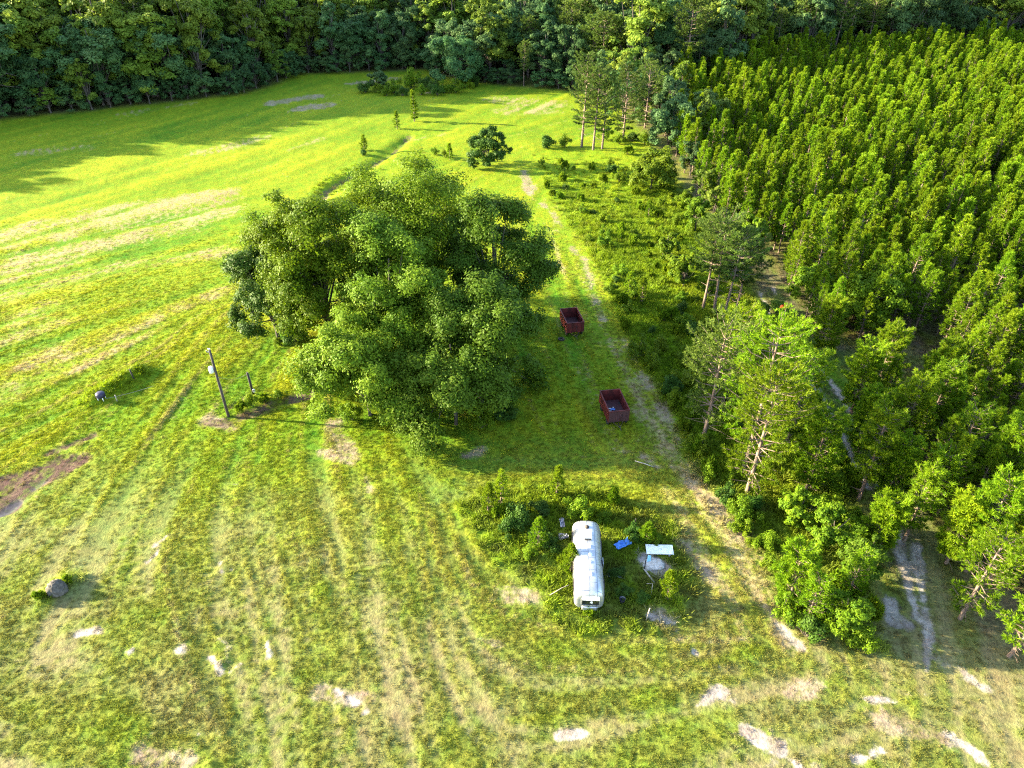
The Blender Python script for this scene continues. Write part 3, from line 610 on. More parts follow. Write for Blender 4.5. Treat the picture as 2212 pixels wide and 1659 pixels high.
# ---- geometry-nodes scatter for what nobody could count
def scatter(name, sources, P, rz, scl, which, label, cat, gcol=None):
    """points carry rotation, scale and a source number; sources are meshes kept in one library collection"""
    lib = bpy.data.collections.new(name+'_library')
    for q, me in enumerate(sources):
        so = bpy.data.objects.new('%s_source_%02d' % (name, q), me[0] if isinstance(me, tuple) else me); lib.objects.link(so)
        if isinstance(me, tuple) and len(me) > 1:
            pass
    n = len(P); me = bpy.data.meshes.new(name); me.vertices.add(n); me.vertices.foreach_set('co', np.asarray(P, np.float32).ravel())
    for an, typ, d in (('rz', 'FLOAT', rz), ('scl', 'FLOAT', scl), ('which', 'INT', which)):
        a = me.attributes.new(an, typ, 'POINT'); a.data.foreach_set('value', np.asarray(d, np.int32 if typ == 'INT' else np.float32))
    if gcol is not None:
        a = me.attributes.new('gcol', 'FLOAT_COLOR', 'POINT'); a.data.foreach_set('color', np.concatenate([gcol, np.ones((n, 1))], 1).astype(np.float32).ravel())
    me.update(); o = link(name, me); tag(o, label, cat, kind='stuff')
    ng = bpy.data.node_groups.new(name+'_scatter', 'GeometryNodeTree'); ng.interface.new_socket('Geometry', in_out='INPUT', socket_type='NodeSocketGeometry'); ng.interface.new_socket('Geometry', in_out='OUTPUT', socket_type='NodeSocketGeometry')
    n_ = ng.nodes; l_ = ng.links; gi = n_.new('NodeGroupInput'); go = n_.new('NodeGroupOutput')
    ip = n_.new('GeometryNodeInstanceOnPoints'); ci = n_.new('GeometryNodeCollectionInfo'); ci.inputs['Collection'].default_value = lib; ci.inputs['Separate Children'].default_value = True; ci.inputs['Reset Children'].default_value = True
    def attr(nm, typ):
        a = n_.new('GeometryNodeInputNamedAttribute'); a.data_type = typ; a.inputs['Name'].default_value = nm; return a.outputs['Attribute']
    cx = n_.new('ShaderNodeCombineXYZ'); l_.new(attr('rz', 'FLOAT'), cx.inputs['Z'])
    l_.new(gi.outputs[0], ip.inputs['Points']); l_.new(ci.outputs[0], ip.inputs['Instance']); ip.inputs['Pick Instance'].default_value = True
    l_.new(attr('which', 'INT'), ip.inputs['Instance Index']); l_.new(cx.outputs[0], ip.inputs['Rotation']); l_.new(attr('scl', 'FLOAT'), ip.inputs['Scale']); l_.new(ip.outputs[0], go.inputs[0])
    md = o.modifiers.new('scatter', 'NODES'); md.node_group = ng
    return o
def joined(ms, name):
    """trunk and crown of a far tree as one mesh with two materials"""
    Vs, Fs, Ts, Mi, mats, off = [], [], [], [], [], 0
    for q, me in enumerate(ms):
        nv = len(me.vertices); v = np.empty(nv*3, np.float32); me.vertices.foreach_get('co', v); f = np.empty(len(me.loops), np.int32); me.loops.foreach_get('vertex_index', f)
        t = np.full(nv, .5, np.float32)
        if 'tint' in me.attributes: me.attributes['tint'].data.foreach_get('value', t)
        Vs.append(v.reshape(-1, 3)); Fs.append(f.reshape(-1, 4)+off); Ts.append(t); Mi.append(np.full(len(f)//4, q)); mats.append(me.materials[0]); off += nv
    return mesh_np(name, np.concatenate(Vs), np.concatenate(Fs), mats, np.concatenate(Mi), attrs={'tint': ('FLOAT', np.concatenate(Ts))})
pts = [(p, j) for j, l_ in stuff_pts.items() for p in l_]
scatter('woodland', [joined(v[0], 'woodland_tree') for v in FV], [p[:3] for p, j in pts], [p[3] for p, j in pts], [p[4] for p, j in pts], [j for p, j in pts],
        'far mass of mixed woodland behind the nearer edge trees', 'woodland')
print('forest', len(ind), len(rest))

# ---- young pine plantation
PV = [make_pine(300+i, 10+.0*i, 1.50+.16*(i % 3), 2.0+.5*(i % 2), L_pine, whorl=.52+.08*(i % 2), nbr=5, tufts=7, nblade=11, blade=.25, width=.042, prof='cone', up=1.3, sidespray=.22, spread=.34, name='young_pine', deadlow=6) for i in range(5)]
PN = [make_pine(320+i, 10, 1.8+.1*i, 2.6, L_pine, whorl=.55, nbr=5, tufts=9, nblade=17, blade=.19, width=.024, prof='cone', up=.95, sidespray=.28, spread=.42, name='near_pine', deadlow=12) for i in range(4)]
plant = [at(1450,140,9), at(1440,260,5), at(1540,430,4), at(1650,540,4), at(1695,640,2), at(1770,735,2), at(1850,830,2), at(1910,930,2), at(1975,1020,2), at(2060,1120,2), at(2140,1230,2), at(2260,1330,2), at(2700,1350,2), at(3600,500,4), at(2900,44,9), at(2212,46,9), at(1650,84,9)]
step = 2.6; ang = .35; ca, sa = math.cos(ang), math.sin(ang)
uu, vv = np.meshgrid(np.arange(-100, 330, step), np.arange(-40, 330, step*.95), indexing='ij')
uu = uu+rng.uniform(-.75, .75, uu.shape); vv = vv+rng.uniform(-.75, .75, vv.shape)
pxw, pyw = uu*ca-vv*sa, uu*sa+vv*ca
ins = inpoly(plant, pxw, pyw, True) & (rng.random(pxw.shape) > .10) & (fbm(pxw, pyw, 14, 91, 3) < .42)
qx, qy = pxw[ins], pyw[ins]
tr_d = sample(track, qx, qy); ok = tr_d < .05; qx, qy = qx[ok], qy[ok]
qs = np.where(rng.random(len(qx)) < .12, rng.uniform(1.0, 1.25, len(qx)), rng.uniform(.58, 1.04, len(qx)))*(1+.12*fbm(qx, qy, 25, 92, 2)); ppx = PW/2+FPX*qx/(qy*cp+(CAM_H-5)*sp)
order = np.argsort(np.hypot(qx, qy)); npine = 0; rest = []
for i in order:
    pp = project(qx[i], qy[i], 8*qs[i])
    if -30 < pp[0] < PW+40 and -10 < pp[1] < PH+40 and npine < 250:
        npine += 1; nr = np.hypot(qx[i], qy[i]) < 105
        ms = PN[rng.integers(0, 4)] if nr else PV[rng.integers(0, 5)]
        w = qs[i]*rng.uniform(.9, 1.15)
        put('young_pine', ms, (qx[i], qy[i], gz(qx[i], qy[i])), rng.uniform(0, 6.28), (w, w, qs[i]), 'slim young pine in the crowded plantation beyond the sandy track', 'pine tree', 'young pines of the plantation')
    elif qx[i] < 300: rest.append(i)
scatter('pine_plantation', [joined(v, 'plantation_pine') for v in PV], [(qx[i], qy[i], gz(qx[i], qy[i])) for i in rest], rng.uniform(0, 6.28, len(rest)), [qs[i] for i in rest], rng.integers(0, 5, len(rest)),
        'dense mass of young pines filling the plantation to the far wood', 'pine plantation')
print('pines', npine, len(rest))

# ---- individual pines and trees
BIGP = {}
def big_pine(px, py, ty, R, z0f, label, prof='round', mat=None, seed=0, lean=0., name='pine_tree', dl=10, cat='pine tree', group=None, dens=1., up=.45):
    x, y, z = G(px, py); H = max(1.2, height_to(y, ty))
    ms = make_pine(400+seed, H, R, H*z0f, mat or L_oldpine, whorl=max(.35, .075*H) if prof != 'cone' else max(.30, .11*H), nbr=6, tufts=int((15 if H > 6 else 10)*dens), nblade=18, blade=.21 if H > 6 else .13, width=.026 if H > 6 else .02, prof=prof, up=up, lean=lean, deadlow=dl, name='pine', tr=.06+.013*H)
    return put(name, ms, (x, y, z), 0, 1, label, cat, group)
for s, a in enumerate([
 ((1258,318), 112, 4.0, .27, 'tallest bare stemmed pine at the corner where brush meets the far field'),
 ((1283,325), 138, 3.9, .30, 'tall bare stemmed pine just right of the tallest corner pine'),
 ((1300,322), 160, 3.8, .26, 'shorter bare stemmed pine at the inner side of the corner pines'),
 ((1345,300), 135, 4.0, .15, 'full crowned tall pine behind the corner pines'),
 ((1392,275), 128, 4.2, .12, 'broad pale pine standing between the corner pines and the plantation'),
 ((1518,668), 478, 3.2, .48, 'tall pink stemmed pine, leftmost of the stand beside the sandy track'),
 ((1538,678), 470, 3.4, .50, 'tall straight pine in the middle of the stand beside the sandy track'),
 ((1560,690), 500, 3.2, .52, 'leaning tall pine on the track side of the small stand'),
 ((1590,672), 510, 3.0, .45, 'darker pine at the back of the small stand beside the track'),
 ((1520,950), 690, 3.8, .25, 'open grey branched pine on the lane edge opposite the red wagons'),
 ((1610,1010), 690, 4.0, .22, 'bushy green pine standing behind the bright yellow lit pine'),
 ((1615,1065), 798, 3.6, .18, 'bright yellow green pine with grey dead lower boughs beside the lane'),
 ((1700,960), 750, 3.2, .2, 'shaded pine between the yellow lit pine and the sandy track'),
 ((1950,1165), 1005, 1.7, .25, 'thin sunlit pine standing alone on the sandy track edge'),
 ((2075,1335), 1150, 2.6, .20, 'broad yellow green pine right of the sandy ruts'),
 ((2180,1420), 1270, 2.2, .25, 'sunlit pine leaning at the picture edge above the dry grass'),
 ((2085,1230), 1030, 2.4, .3, 'shaded green pine behind the broad yellow green pine'),
 ((1850,1080), 880, 2.3, .3, 'shaded pine on the left side of the sandy track'),
 ((1560,880), 668, 3.6, .2, 'dense green pine behind the open grey branched pine'),
 ((1680,830), 690, 3.0, .2, 'rounded green pine just left of the sandy track'),
 ((1740,1060), 900, 2.6, .2, 'dark green pine below the yellow lit pine near the track'),
 ((1835,900), 740, 2.4, .2, 'shaded pine right of the track bend, first of the dark row'),
 ((1885,865), 700, 2.4, .25, 'tall shaded pine behind the dark row right of the track'),
 ((1930,990), 815, 2.5, .2, 'bushy shaded pine on the right verge of the sandy track'),
 ((1990,960), 780, 2.4, .25, 'shaded pine with bare lower branches right of the track'),
 ((2040,1060), 880, 2.5, .22, 'dark green pine in shade above the thin sunlit pine'),
 ((2120,1100), 915, 2.5, .22, 'shaded pine with grey twigs in front of the right hand pines'),
 ((2180,1200), 1010, 2.5, .2, 'deep green shaded pine at the picture edge above the yellow one'),
 ((1770,770), 640, 2.3, .2, 'shaded round pine overhanging the track bend'),
 ((1908,1090), 945, 2.0, .2, 'slim green pine crowding the left verge of the sandy track'),
 ((1885,1185), 1075, 1.8, .15, 'low dark pine leaning over the left sandy rut'),
 ((1990,1110), 975, 2.0, .2, 'green pine crowding the right verge behind the thin sunlit pine'),
 ((2040,1215), 1075, 1.9, .2, 'shaded pine between the sandy ruts and the picture edge pines'),
 ((1850,985), 845, 2.2, .2, 'dark pine filling the gap left of the sandy track'),
 ((2010,860), 735, 2.0, .3, 'young pine with a bright yellow lit tip among shaded pines'),
 ]):
    (px, py), ty, R, z0f, lab = a
    big_pine(px, py, ty, R, z0f, lab, seed=s, lean=.06 if 'leaning' in lab else 0, mat=L_pine if s > 9 else L_oldpine, prof='round' if s < 12 else 'mid', dl=14, dens=.55 if 'yellow green pine right' in lab or 'sunlit' in lab else (1.5 if s < 5 else 1.25))
for s, a in enumerate([
 ((1083,1098), 1015, 1.0, 'dark tipped young pine, tallest in the overgrown patch by the trailer'),
 ((1056,1112), 1045, .8, 'young pine left of the tallest pine in the overgrown patch'),
 ((1203,1075), 1008, .7, 'slender young pine behind the overgrown patch, standing in open grass'),
 ((1324,1092), 1055, .55, 'small slim pine sapling at the far corner of the overgrown patch'),
 ((1162,1185), 1120, .9, 'yellow green pine sapling in front of the dark shrub in the patch'),
 ((1395,1175), 1135, .8, 'small pine above the white sheet by the trailer'),
 ((1440,1298), 1238, .85, 'bright round topped sapling pine beside the rubble and sand'),
 ((1232,1240), 1180, .75, 'yellow green sapling pine touching the side of the trailer'),
 ((895,262), 192, 1.3, 'slim column shaped pine standing alone in the far field'),
 ((858,278), 240, 1.1, 'small dark pine in front of the column shaped pine'),
 ((788,325), 290, 1.0, 'lone small pine on the brown bank of the ditch'),
 ((972,345), 308, .7, 'small green pine on the weedy hump beside the round shrub'),
 ((1358,640), 585, 1.0, 'sapling pine near the lane edge in the brush'),
 ((1385,655), 595, 1.0, 'sapling pine, second from the lane, in the brush'),
 ((1340,515), 480, .7, 'tiny pine in the middle of the brushy clearing'),
 ((1400,470), 430, .8, 'small pine beside the big round bush'),
 ]):
    (px, py), ty, R, lab = a
    big_pine(px, py, ty, R, .12, lab, prof='cone', mat=L_pine, seed=40+s, name='pine_sapling', dl=0, dens=.7, up=.8, cat='pine sapling')
def tree_at(px, py, ty, R, z0, mat, lab, seed, nc=30, nl=7000, leaf=.26, name='broadleaf_tree', group=None, cat='tree'):
    x, y, z = G(px, py); H = height_to(y, ty)
    return put(name, make_broadleaf(seed, H, R, z0, nc, int(nl*2), leaf*.66, mat, lob=.26, nsub=8, barrel=.85, name='single_tree'), (x, y, z), 0, 1, lab, cat, group)
tree_at(1056,360, 262, 4.0, .1, L_dark, 'lone round dark green tree in the far field beside the lane', 501, 34, 8000, .3)
tree_at(985,180, 62, 6.5, 1.0, L_wood, 'tall vine draped oak standing on the scrub island in the far field', 502, 46, 14000, .42)
tree_at(945,165, 85, 4.0, 2.0, L_wood, 'smaller tree leaning against the vine draped oak', 503, 24, 5000, .42)
tree_at(818,196, 152, 2.6, .2, L_wood, 'small dark cone shaped tree at the end of the scrub island', 504, 20, 4000, .35)
tree_at(1405,410, 325, 4.2, .3, L_shrub, 'large round sunlit bush like tree at the plantation corner', 505, 40, 9000, .3)
tree_at(1440,330, 215, 5.0, 1.0, L_wood, 'dense dark tree between the corner pines and the plantation', 506, 34, 8000, .36)
tree_at(1520,330, 190, 4.0, 1.0, L_oldpine, 'soft grey green tree at the plantation edge', 507, 30, 7000, .36)
tree_at(1745,665, 575, 3.4, .4, L_shrub, 'bright yellow leaved tree over the sandy track bend', 508, 34, 9000, .24)
tree_at(1850,700, 590, 4.5, .5, L_shrub, 'broad leafy tree with a shaded front behind the track bend', 509, 38, 10000, .26)
tree_at(1960,560, 470, 3.6, .6, L_shrub, 'round topped broadleaf tree poking out of the plantation', 510, 34, 8000, .27)
tree_at(1775,540, 450, 3.4, .6, L_dark, 'dark vine covered tree at the plantation edge above the track', 511, 34, 8000, .27)
tree_at(1790,1190, 1100, 2.2, .3, L_shrub, 'leafy broadleaf tree at the tip of the brush between lane and track', 512, 34, 9000, .17)
big_pine(1700,1300, 1185, 1.9, .08, 'yellow green bushy young pine on the lane side of the brush tip', prof='mid', mat=L_pine, seed=70, dl=0, dens=.8)
tree_at(1812,1370, 1285, 1.8, .15, L_shrub, 'small bright tree at the very end of the brush tip', 514, 26, 6000, .14)
tree_at(1600,560, 440, 3.0, .5, L_shrub, 'pale green tree behind the small pine stand', 515, 30, 7000, .26)
tree_at(1500,500, 415, 2.2, .5, L_shrub, 'slender green tree at the brushy clearing edge', 516, 26, 6000, .24)

tree_at(1720,1130, 1060, 1.8, .3, L_shrub, 'wide leafy tree below the yellow lit pine, half in shade', 517, 34, 9000, .18)
tree_at(1850,1250, 1160, 1.7, .3, L_mid, 'dark broadleaf tree leaning over the sandy ruts', 519, 34, 9000, .17)
big_pine(1740,1345, 1250, 1.5, .08, 'low bright young pine in the middle of the brush tip', prof='mid', mat=L_pine, seed=71, dl=0, dens=.8)
big_pine(1830,1290, 1195, 1.2, .1, 'narrow bright young pine by the left sandy rut', prof='mid', mat=L_pine, seed=72, dl=2, dens=.7)
tree_at(1440,560, 500, 1.9, .3, L_shrub, 'bushy tree on the far side of the small pine stand', 521, 26, 6000, .22)
tree_at(1475,620, 545, 2.2, .3, L_shrub, 'leafy tree touching the left of the small pine stand', 522, 28, 7000, .22)
tree_at(1660,740, 640, 2.4, .3, L_mid, 'shaded leafy tree between the small pine stand and the track', 523, 28, 7000, .2)
# ---- shrubs
SV = [make_shrub(600+i, 1.6, 1.3, 3000, .085, L_shrub) for i in range(3)] + [make_shrub(610+i, 1.6, 1.3, 3000, .09, L_dark) for i in range(2)] + [make_shrub(620+i, 1.4, .9, 1500, .26, L_shrub, spiky=True) for i in range(2)]
SLAB = ['leafy green shrub in the brushy clearing beside the lane', 'dark leafy shrub in the brushy clearing beside the lane', 'spiky yellow green weed clump in the brushy clearing']
def shrub(px, py, kind, s, lab, group=None, name='shrub'):
    j = {0: [0, 1, 2], 1: [3, 4], 2: [5, 6]}[kind]; x, y, z = G(px, py)
    return put(name, SV[int(rng.choice(j))], (x, y, z), rng.uniform(0, 6.28), (s, s, s*rng.uniform(.8, 1.2)), lab, 'shrub', group, ('stem', 'foliage'))
bp = [at(*p) for p in brush_poly]; cnt = 0; tries = 0; placed = []
while cnt < 140 and tries < 6000:
    tries += 1; x = rng.uniform(3, 40); y = rng.uniform(28, 150)
    if not inpoly(bp, np.array([x]), np.array([y]), True)[0] or sample(track, np.array([x]), np.array([y]))[0] > .1: continue
    if any((x-a)**2+(y-b)**2 < 1.5**2 for a, b in placed): continue
    placed.append((x, y)); cnt += 1; q = rng.random(); k = 0 if q < .52 else (1 if q < .62 else 2)
    s = rng.uniform(.3, 1.0)*(1.1 if y > 75 else (1.5 if s < 5 else 1.25))
    j = {0: [0, 1, 2], 1: [3, 4], 2: [5, 6]}[k]
    put('shrub' if k < 2 else 'weed_clump', SV[int(rng.choice(j))], (x, y, gz(x, y)), rng.uniform(0, 6.28), (s, s, s*rng.uniform(.8, 1.3)), SLAB[k], 'shrub', ['green shrubs of the brush', 'dark shrubs of the brush', 'weed clumps of the brush'][k], ('stem', 'foliage'))
margin = [(1350,215),(1372,240),(1400,235),(1420,265),(1445,290),(1470,330),(1462,250),(1500,300),(1490,380),(1515,440),(1380,205),(1430,215),(1540,480),(1600,600),(1575,545),(1330,238),(1300,226),(1345,262),(1318,218)]
for q, (px, py) in enumerate(margin):
    x, y, z = G(px, py); far = py < 320; h = rng.uniform(.55, .8) if far else rng.uniform(.30, .42); j = int(rng.integers(0, 5)) if q % 3 else int(rng.integers(5, 8))
    put('margin_tree', FV[j][0], (x, y, z), rng.uniform(0, 6.28), (h*1.05, h*1.05, h), 'dark broadleaf tree along the plantation margin behind the corner pines' if far else 'smaller broadleaf tree at the plantation margin above the small pine stand', 'tree', 'margin trees behind the corner pines' if far else 'margin trees above the pine stand')
for q in range(26):                                                          # taller bushes close along the lane and track
    px, py = [(1385,770),(1410,800),(1440,850),(1460,880),(1480,930),(1500,985),(1530,1040),(1560,1085),(1590,1125),(1640,1180),(1660,1230),(1690,1330),(1740,1370),(1850,1400),(1880,1340),(1870,1200),(1840,1130),(1500,720),(1470,700),(1440,690),(1640,720),(1700,790),(1620,1100),(1760,1300),(1600,1150),(1430,760)][q]
    k = (0, 0, 1, 0, 2)[q % 5]; j = {0: [0, 1, 2], 1: [3, 4], 2: [5, 6]}[k]; x, y, z = G(px+rng.uniform(-8, 8), py+rng.uniform(-6, 6)); s = rng.uniform(.7, 1.25)
    put('shrub' if k < 2 else 'weed_clump', SV[int(rng.choice(j))], (x, y, z), rng.uniform(0, 6.28), (s, s, s*rng.uniform(.9, 1.4)), ['green bush under the pines between lane and sandy track', 'dark bush under the pines between lane and sandy track', 'tall spiky weeds under the pines between lane and sandy track'][k], 'shrub', ['green bushes under the pines', 'dark bushes under the pines', 'spiky weeds under the pines'][k], ('stem', 'foliage'))
for px, py, k, s, lab in [
 (1125,1135,1,1.25,'large dark shrub at the heart of the overgrown patch'),(1165,1110,1,1.0,'dark shrub behind the large dark shrub of the patch'),(1160,1165,1,.8,'small dark shrub beside the crumpled sheet metal'),
 (1252,1125,0,1.15,'round light leaved bush at the far end of the trailer'),(1300,1130,0,.7,'low bush to the right of the round light leaved bush'),(1370,1165,1,.7,'shaded bush behind the blue tarp'),
 (1222,1225,2,.8,'spiky weed clump against the trailer side'),(1080,1120,2,.9,'spiky weeds under the tallest young pine of the patch'),(1275,1335,2,.6,'yellow spiky weeds before the trailer front'),(1420,1180,0,.6,'bush over the edge of the white sheet'),
 (1040,925,0,1.3,'bright lit bush at the foot of the clump beside the dark shaded tree'),(1085,900,1,1.3,'dark bush at the lane side foot of the clump'),(930,935,0,1.3,'green bush at the front foot of the clump'),(870,925,0,1.2,'bush at the front foot of the low bright tree'),
 (760,905,0,1.2,'bush at the left front foot of the clump'),(700,850,0,1.1,'bush at the foot of the clump facing the poles'),(640,735,1,1.4,'dark undergrowth bush below the dark green tree'),
 (600,742,0,.6,'pale white green weed standing before the dark tree'),
 (820,199,0,1.9,'scrub filling the hedge beside the small cone shaped tree'),(870,207,1,1.6,'low dark scrub along the near side of the scrub hedge'),(910,206,0,1.6,'low green scrub on the near side of the scrub hedge'),(912,189,0,2.0,'scrub on the far side of the scrub hedge'),(945,206,1,1.7,'dark low scrub before the vine draped oak'),(985,201,0,2.0,'green scrub at the foot of the vine draped oak'),(1022,186,1,1.8,'last dark scrub at the inner hedge end'),(835,207,0,1.4,'lowest scrub at the near outer hedge corner'),
 (1100,1150,1,.9,'dark shrub on the left flank of the overgrown patch'),(1195,1190,1,.7,'dark low shrub between sapling and trailer'),(1145,1205,0,.7,'yellowish shrub low in the overgrown patch'),(1330,1250,1,.7,'dark weeds right of the trailer middle'),(1345,1290,1,.6,'dark weeds beside the dark bucket'),(1385,1300,1,.6,'dark weeds before the rubble by the sapling'),
 (790,200,1,2.0,'low scrub at the outer end of the scrub island'),(850,202,0,2.2,'wide green scrub on the scrub island'),(890,192,0,2.4,'tall bright scrub next to the vine draped oak'),(930,196,1,2.2,'dark scrub under the vine draped oak'),(1005,188,0,2.0,'bright scrub at the inner end of the scrub island'),(960,200,0,1.8,'middle scrub of the scrub island'),
 (1310,302,0,1.5,'green bush at the feet of the corner pines'),(1338,312,0,1.3,'bush between corner pines and dark margin trees'),(1365,305,1,1.5,'dark bush right of the corner pines'),(1392,312,0,1.6,'bush beside the dense dark tree at the margin'),(1355,335,2,1.3,'weedy bush before the corner pines'),
 (1180,320,1,1.6,'dark shrub where the brush meets the far field'),(1220,318,0,1.5,'green shrub left of the corner pines'),(940,335,0,.9,'weedy bush on the hump beside the ditch'),(785,335,1,.8,'dark low bush under the lone small pine'),(960,340,0,.8,'low bush of the weedy hump'),
 (545,876,0,.8,'leafy plant in the bed between the two poles'),(570,868,2,.7,'strap leaved plant in the bed between the two poles'),(600,860,0,.7,'low plant at the end of the bed'),(520,886,2,.75,'strap leaved plant at the foot of the tall pole'),
 (95,1295,2,.5,'grass clump beside the grey mound'),(155,1262,2,.5,'taller grass clump behind the grey mound')]:
    shrub(px, py, k, s, lab)
x, y, z = G(1690,672); put('shrub', make_shrub(650, 1.0, .8, 700, .13, leaf_mat('red_leaves', (.25,.02,.015), (.42,.05,.03), .3)), (x, y, z), 0, 1, 'small red leaved bush beside the sandy track bend', 'shrub', None, ('stem', 'foliage'))

# ------------------------------------------------------------------ made things
M_red = noise_mat('rusty_red_paint', (.045,.009,.009), (.16,.022,.020), 1.4, .65, bump=.15)
M_redin = noise_mat('dark_rusty_steel', (.045,.018,.022), (.085,.035,.038), 3, .7, bump=.2)
M_steel = noise_mat('dark_steel', (.03,.028,.026), (.08,.06,.05), 5, .7)
M_rubber = noise_mat('tyre_rubber', (.015,.015,.016), (.035,.033,.032), 8, .85)
M_alu = None
def alu():
    m, n, l, b = new_mat('weathered_aluminium')
    tc = n.new('ShaderNodeTexCoord'); t = n.new('ShaderNodeTexNoise'); t.inputs['Scale'].default_value = 1.6; t.inputs['Detail'].default_value = 5; l.new(tc.outputs['Object'], t.inputs['Vector'])
    r = n.new('ShaderNodeValToRGB'); r.color_ramp.elements[0].position = .3; r.color_ramp.elements[1].position = .7; r.color_ramp.elements[0].color = (.40,.41,.45,1); r.color_ramp.elements[1].color = (.56,.57,.60,1); l.new(t.outputs['Fac'], r.inputs[0])
    br = n.new('ShaderNodeTexBrick'); br.inputs['Scale'].default_value = 1.0; br.inputs['Mortar Size'].default_value = .018; br.inputs['Brick Width'].default_value = 1.25; br.inputs['Row Height'].default_value = .6
    br.inputs['Color1'].default_value = (1,1,1,1); br.inputs['Color2'].default_value = (.93,.93,.93,1); br.inputs['Mortar'].default_value = (.30,.30,.32,1)
    mp = n.new('ShaderNodeMapping'); mp.inputs['Rotation'].default_value = (0, 0, math.pi/2); l.new(tc.outputs['Object'], mp.inputs[0]); l.new(mp.outputs[0], br.inputs['Vector'])
    mx = N(n, 'ShaderNodeMix', data_type='RGBA', blend_type='MULTIPLY'); mx.inputs[0].default_value = 1; l.new(r.outputs[0], mx.inputs[6]); l.new(br.outputs['Color'], mx.inputs[7])
    l.new(mx.outputs[2], b.inputs['Base Color']); b.inputs['Metallic'].default_value = .7; b.inputs['Roughness'].default_value = .40
    return m
M_alu = alu()
M_white = noise_mat('white_paint', (.62,.63,.65), (.82,.82,.82), 3, .5, bump=.05)
M_glass = noise_mat('dark_glass', (.01,.012,.015), (.02,.022,.026), 2, .08, bump=0, spec=.6)
M_pole = noise_mat('weathered_pole', (.035,.030,.028), (.09,.075,.07), 4, .9, stretch=(1,1,.15))
M_post = noise_mat('charred_post', (.025,.022,.022), (.07,.06,.055), 6, .9, stretch=(1,1,.2))
M_tarp = noise_mat('blue_tarp', (.03,.12,.45), (.10,.28,.70), 4, .45, bump=.5)
M_cyan = noise_mat('pale_blue_board', (.15,.42,.58), (.35,.62,.75), 6, .6)
M_sheet = noise_mat('white_sheet', (.55,.58,.62), (.80,.82,.84), 3, .4, bump=.05)
M_scrap = noise_mat('dull_scrap_metal', (.16,.16,.20), (.50,.50,.56), 5, .35, metal=.7, bump=.6)
M_lumber = noise_mat('grey_lumber', (.26,.22,.18), (.46,.41,.35), 5, .85, stretch=(1,.2,1))
M_rubble = noise_mat('chalky_rubble', (.30,.27,.24), (.58,.55,.52), 5, .95, bump=.8)
M_mound = noise_mat('grey_soil_mound', (.045,.04,.033), (.13,.115,.10), 4, .95, bump=.9)
M_wire = noise_mat('grey_wire', (.12,.12,.12), (.22,.22,.22), 3, .6, bump=0)
M_plastic = noise_mat('dark_purple_plastic', (.02,.018,.04), (.05,.045,.09), 3, .45, bump=.1)
M_light = noise_mat('amber_lens', (.55,.20,.03), (.70,.32,.06), 3, .3, bump=0)

def wagon(name, p0, p1, label, bits):
    """open box wagon: p0 near end, p1 far end (metres)"""
    dx, dy = p1[0]-p0[0], p1[1]-p0[1]; L = 3.95; rz = math.atan2(dy, dx)-math.pi/2
    cx, cy = (p0[0]+p1[0])/2, (p0[1]+p1[1])/2; W = 2.3; zb, zt = .72, 2.12
    t = empty(name, (cx, cy, gz(cx, cy)-.04), rz, label, 'farm wagon', 'red wagons parked on the lane')
    f = MB(); f.box((0, 0, zb), (W-.12, L-.12, .08))
    f.build('floor', M_redin, t)
    def wall(c, d, along):
        w = MB(); w.box(c, d)
        n = 7 if along == 'y' else 4
        for i in range(n):                                   # pressed ribs on the outer face
            s = (i+.5)/n-.5
            if along == 'y': w.box((c[0]+math.copysign(.045, c[0]), s*L, c[2]-.02), (.05, .09, d[2]-.10))
            else: w.box((s*W, c[1]+math.copysign(.045, c[1]), c[2]-.02), (.09, .05, d[2]-.10))
        return w
    zc = (zb+zt)/2; h = zt-zb
    for s in (-1, 1):
        o = wall((s*(W/2-.02), 0, zc), (.05, L, h), 'y').build('side_panel', M_red, t)
        o = wall((0, s*(L/2-.02), zc), (W-.09, .05, h), 'x').build('end_panel', M_red if name == 'farm_wagon' and 'battered' not in label else (M_redin if s < 0 and 'battered' in label else M_red), t)
    r = MB()
    for s in (-1, 1): r.box((s*(W/2-.02), 0, zt+.03), (.11, L+.06, .07)); r.box((0, s*(L/2-.02), zt+.03), (W-.16, .11, .07))
    r.build('top_rail', M_red, t)
    ch = MB()
    for s in (-1, 1): ch.box((s*.5, 0, zb-.13), (.12, L-.1, .16))
    for yy in (-1.25, 1.25): ch.box((0, yy, .46), (1.9, .12, .12))
    ch.build('chassis', M_steel, t)
    for sx_ in (-1, 1):
        for sy in (-1, 1):
            w = MB(); c = (sx_*1.0, sy*1.25, .42); w.lathe((c[0]-.1, c[1], c[2]), (1, 0, 0), [(.24,0),(.38,0),(.42,.04),(.42,.16),(.38,.20),(.24,.20)], 20); wo = w.build('wheel', M_rubber, t)
            q = MB(); q.lathe((c[0]-.07, c[1], c[2]), (1, 0, 0), [(.08,-.01),(.235,.02),(.235,.12),(.08,.16)], 16); q.build('rim', M_redin, wo)
    hb = MB(); hb.tube([(0, -L/2+.1, .5), (0, -L/2-.9, .42), (0, -L/2-1.15, .40)], .045, 8); hb.tube([(-.5, -L/2+.1, .5), (0, -L/2-.7, .44)], .035, 6); hb.tube([(.5, -L/2+.1, .5), (0, -L/2-.7, .44)], .035, 6)
    hb.build('drawbar', M_steel, t)
    ll = MB(); ll.tube([(.12, -L/2-.09, zb+.1), (.12, -L/2-.10, zt-.3)], .03, 6); ll.tube([(.22, -L/2-.09, zb+.1), (.12, -L/2-.10, zb+.55)], .02, 6); ll.build('latch_rod', M_redin, t)
    return t
w2 = wagon('farm_wagon', (11.5, 60.6), (10.9, 64.4), 'battered dark red open wagon nearer the trailer, pale litter on its floor', True)
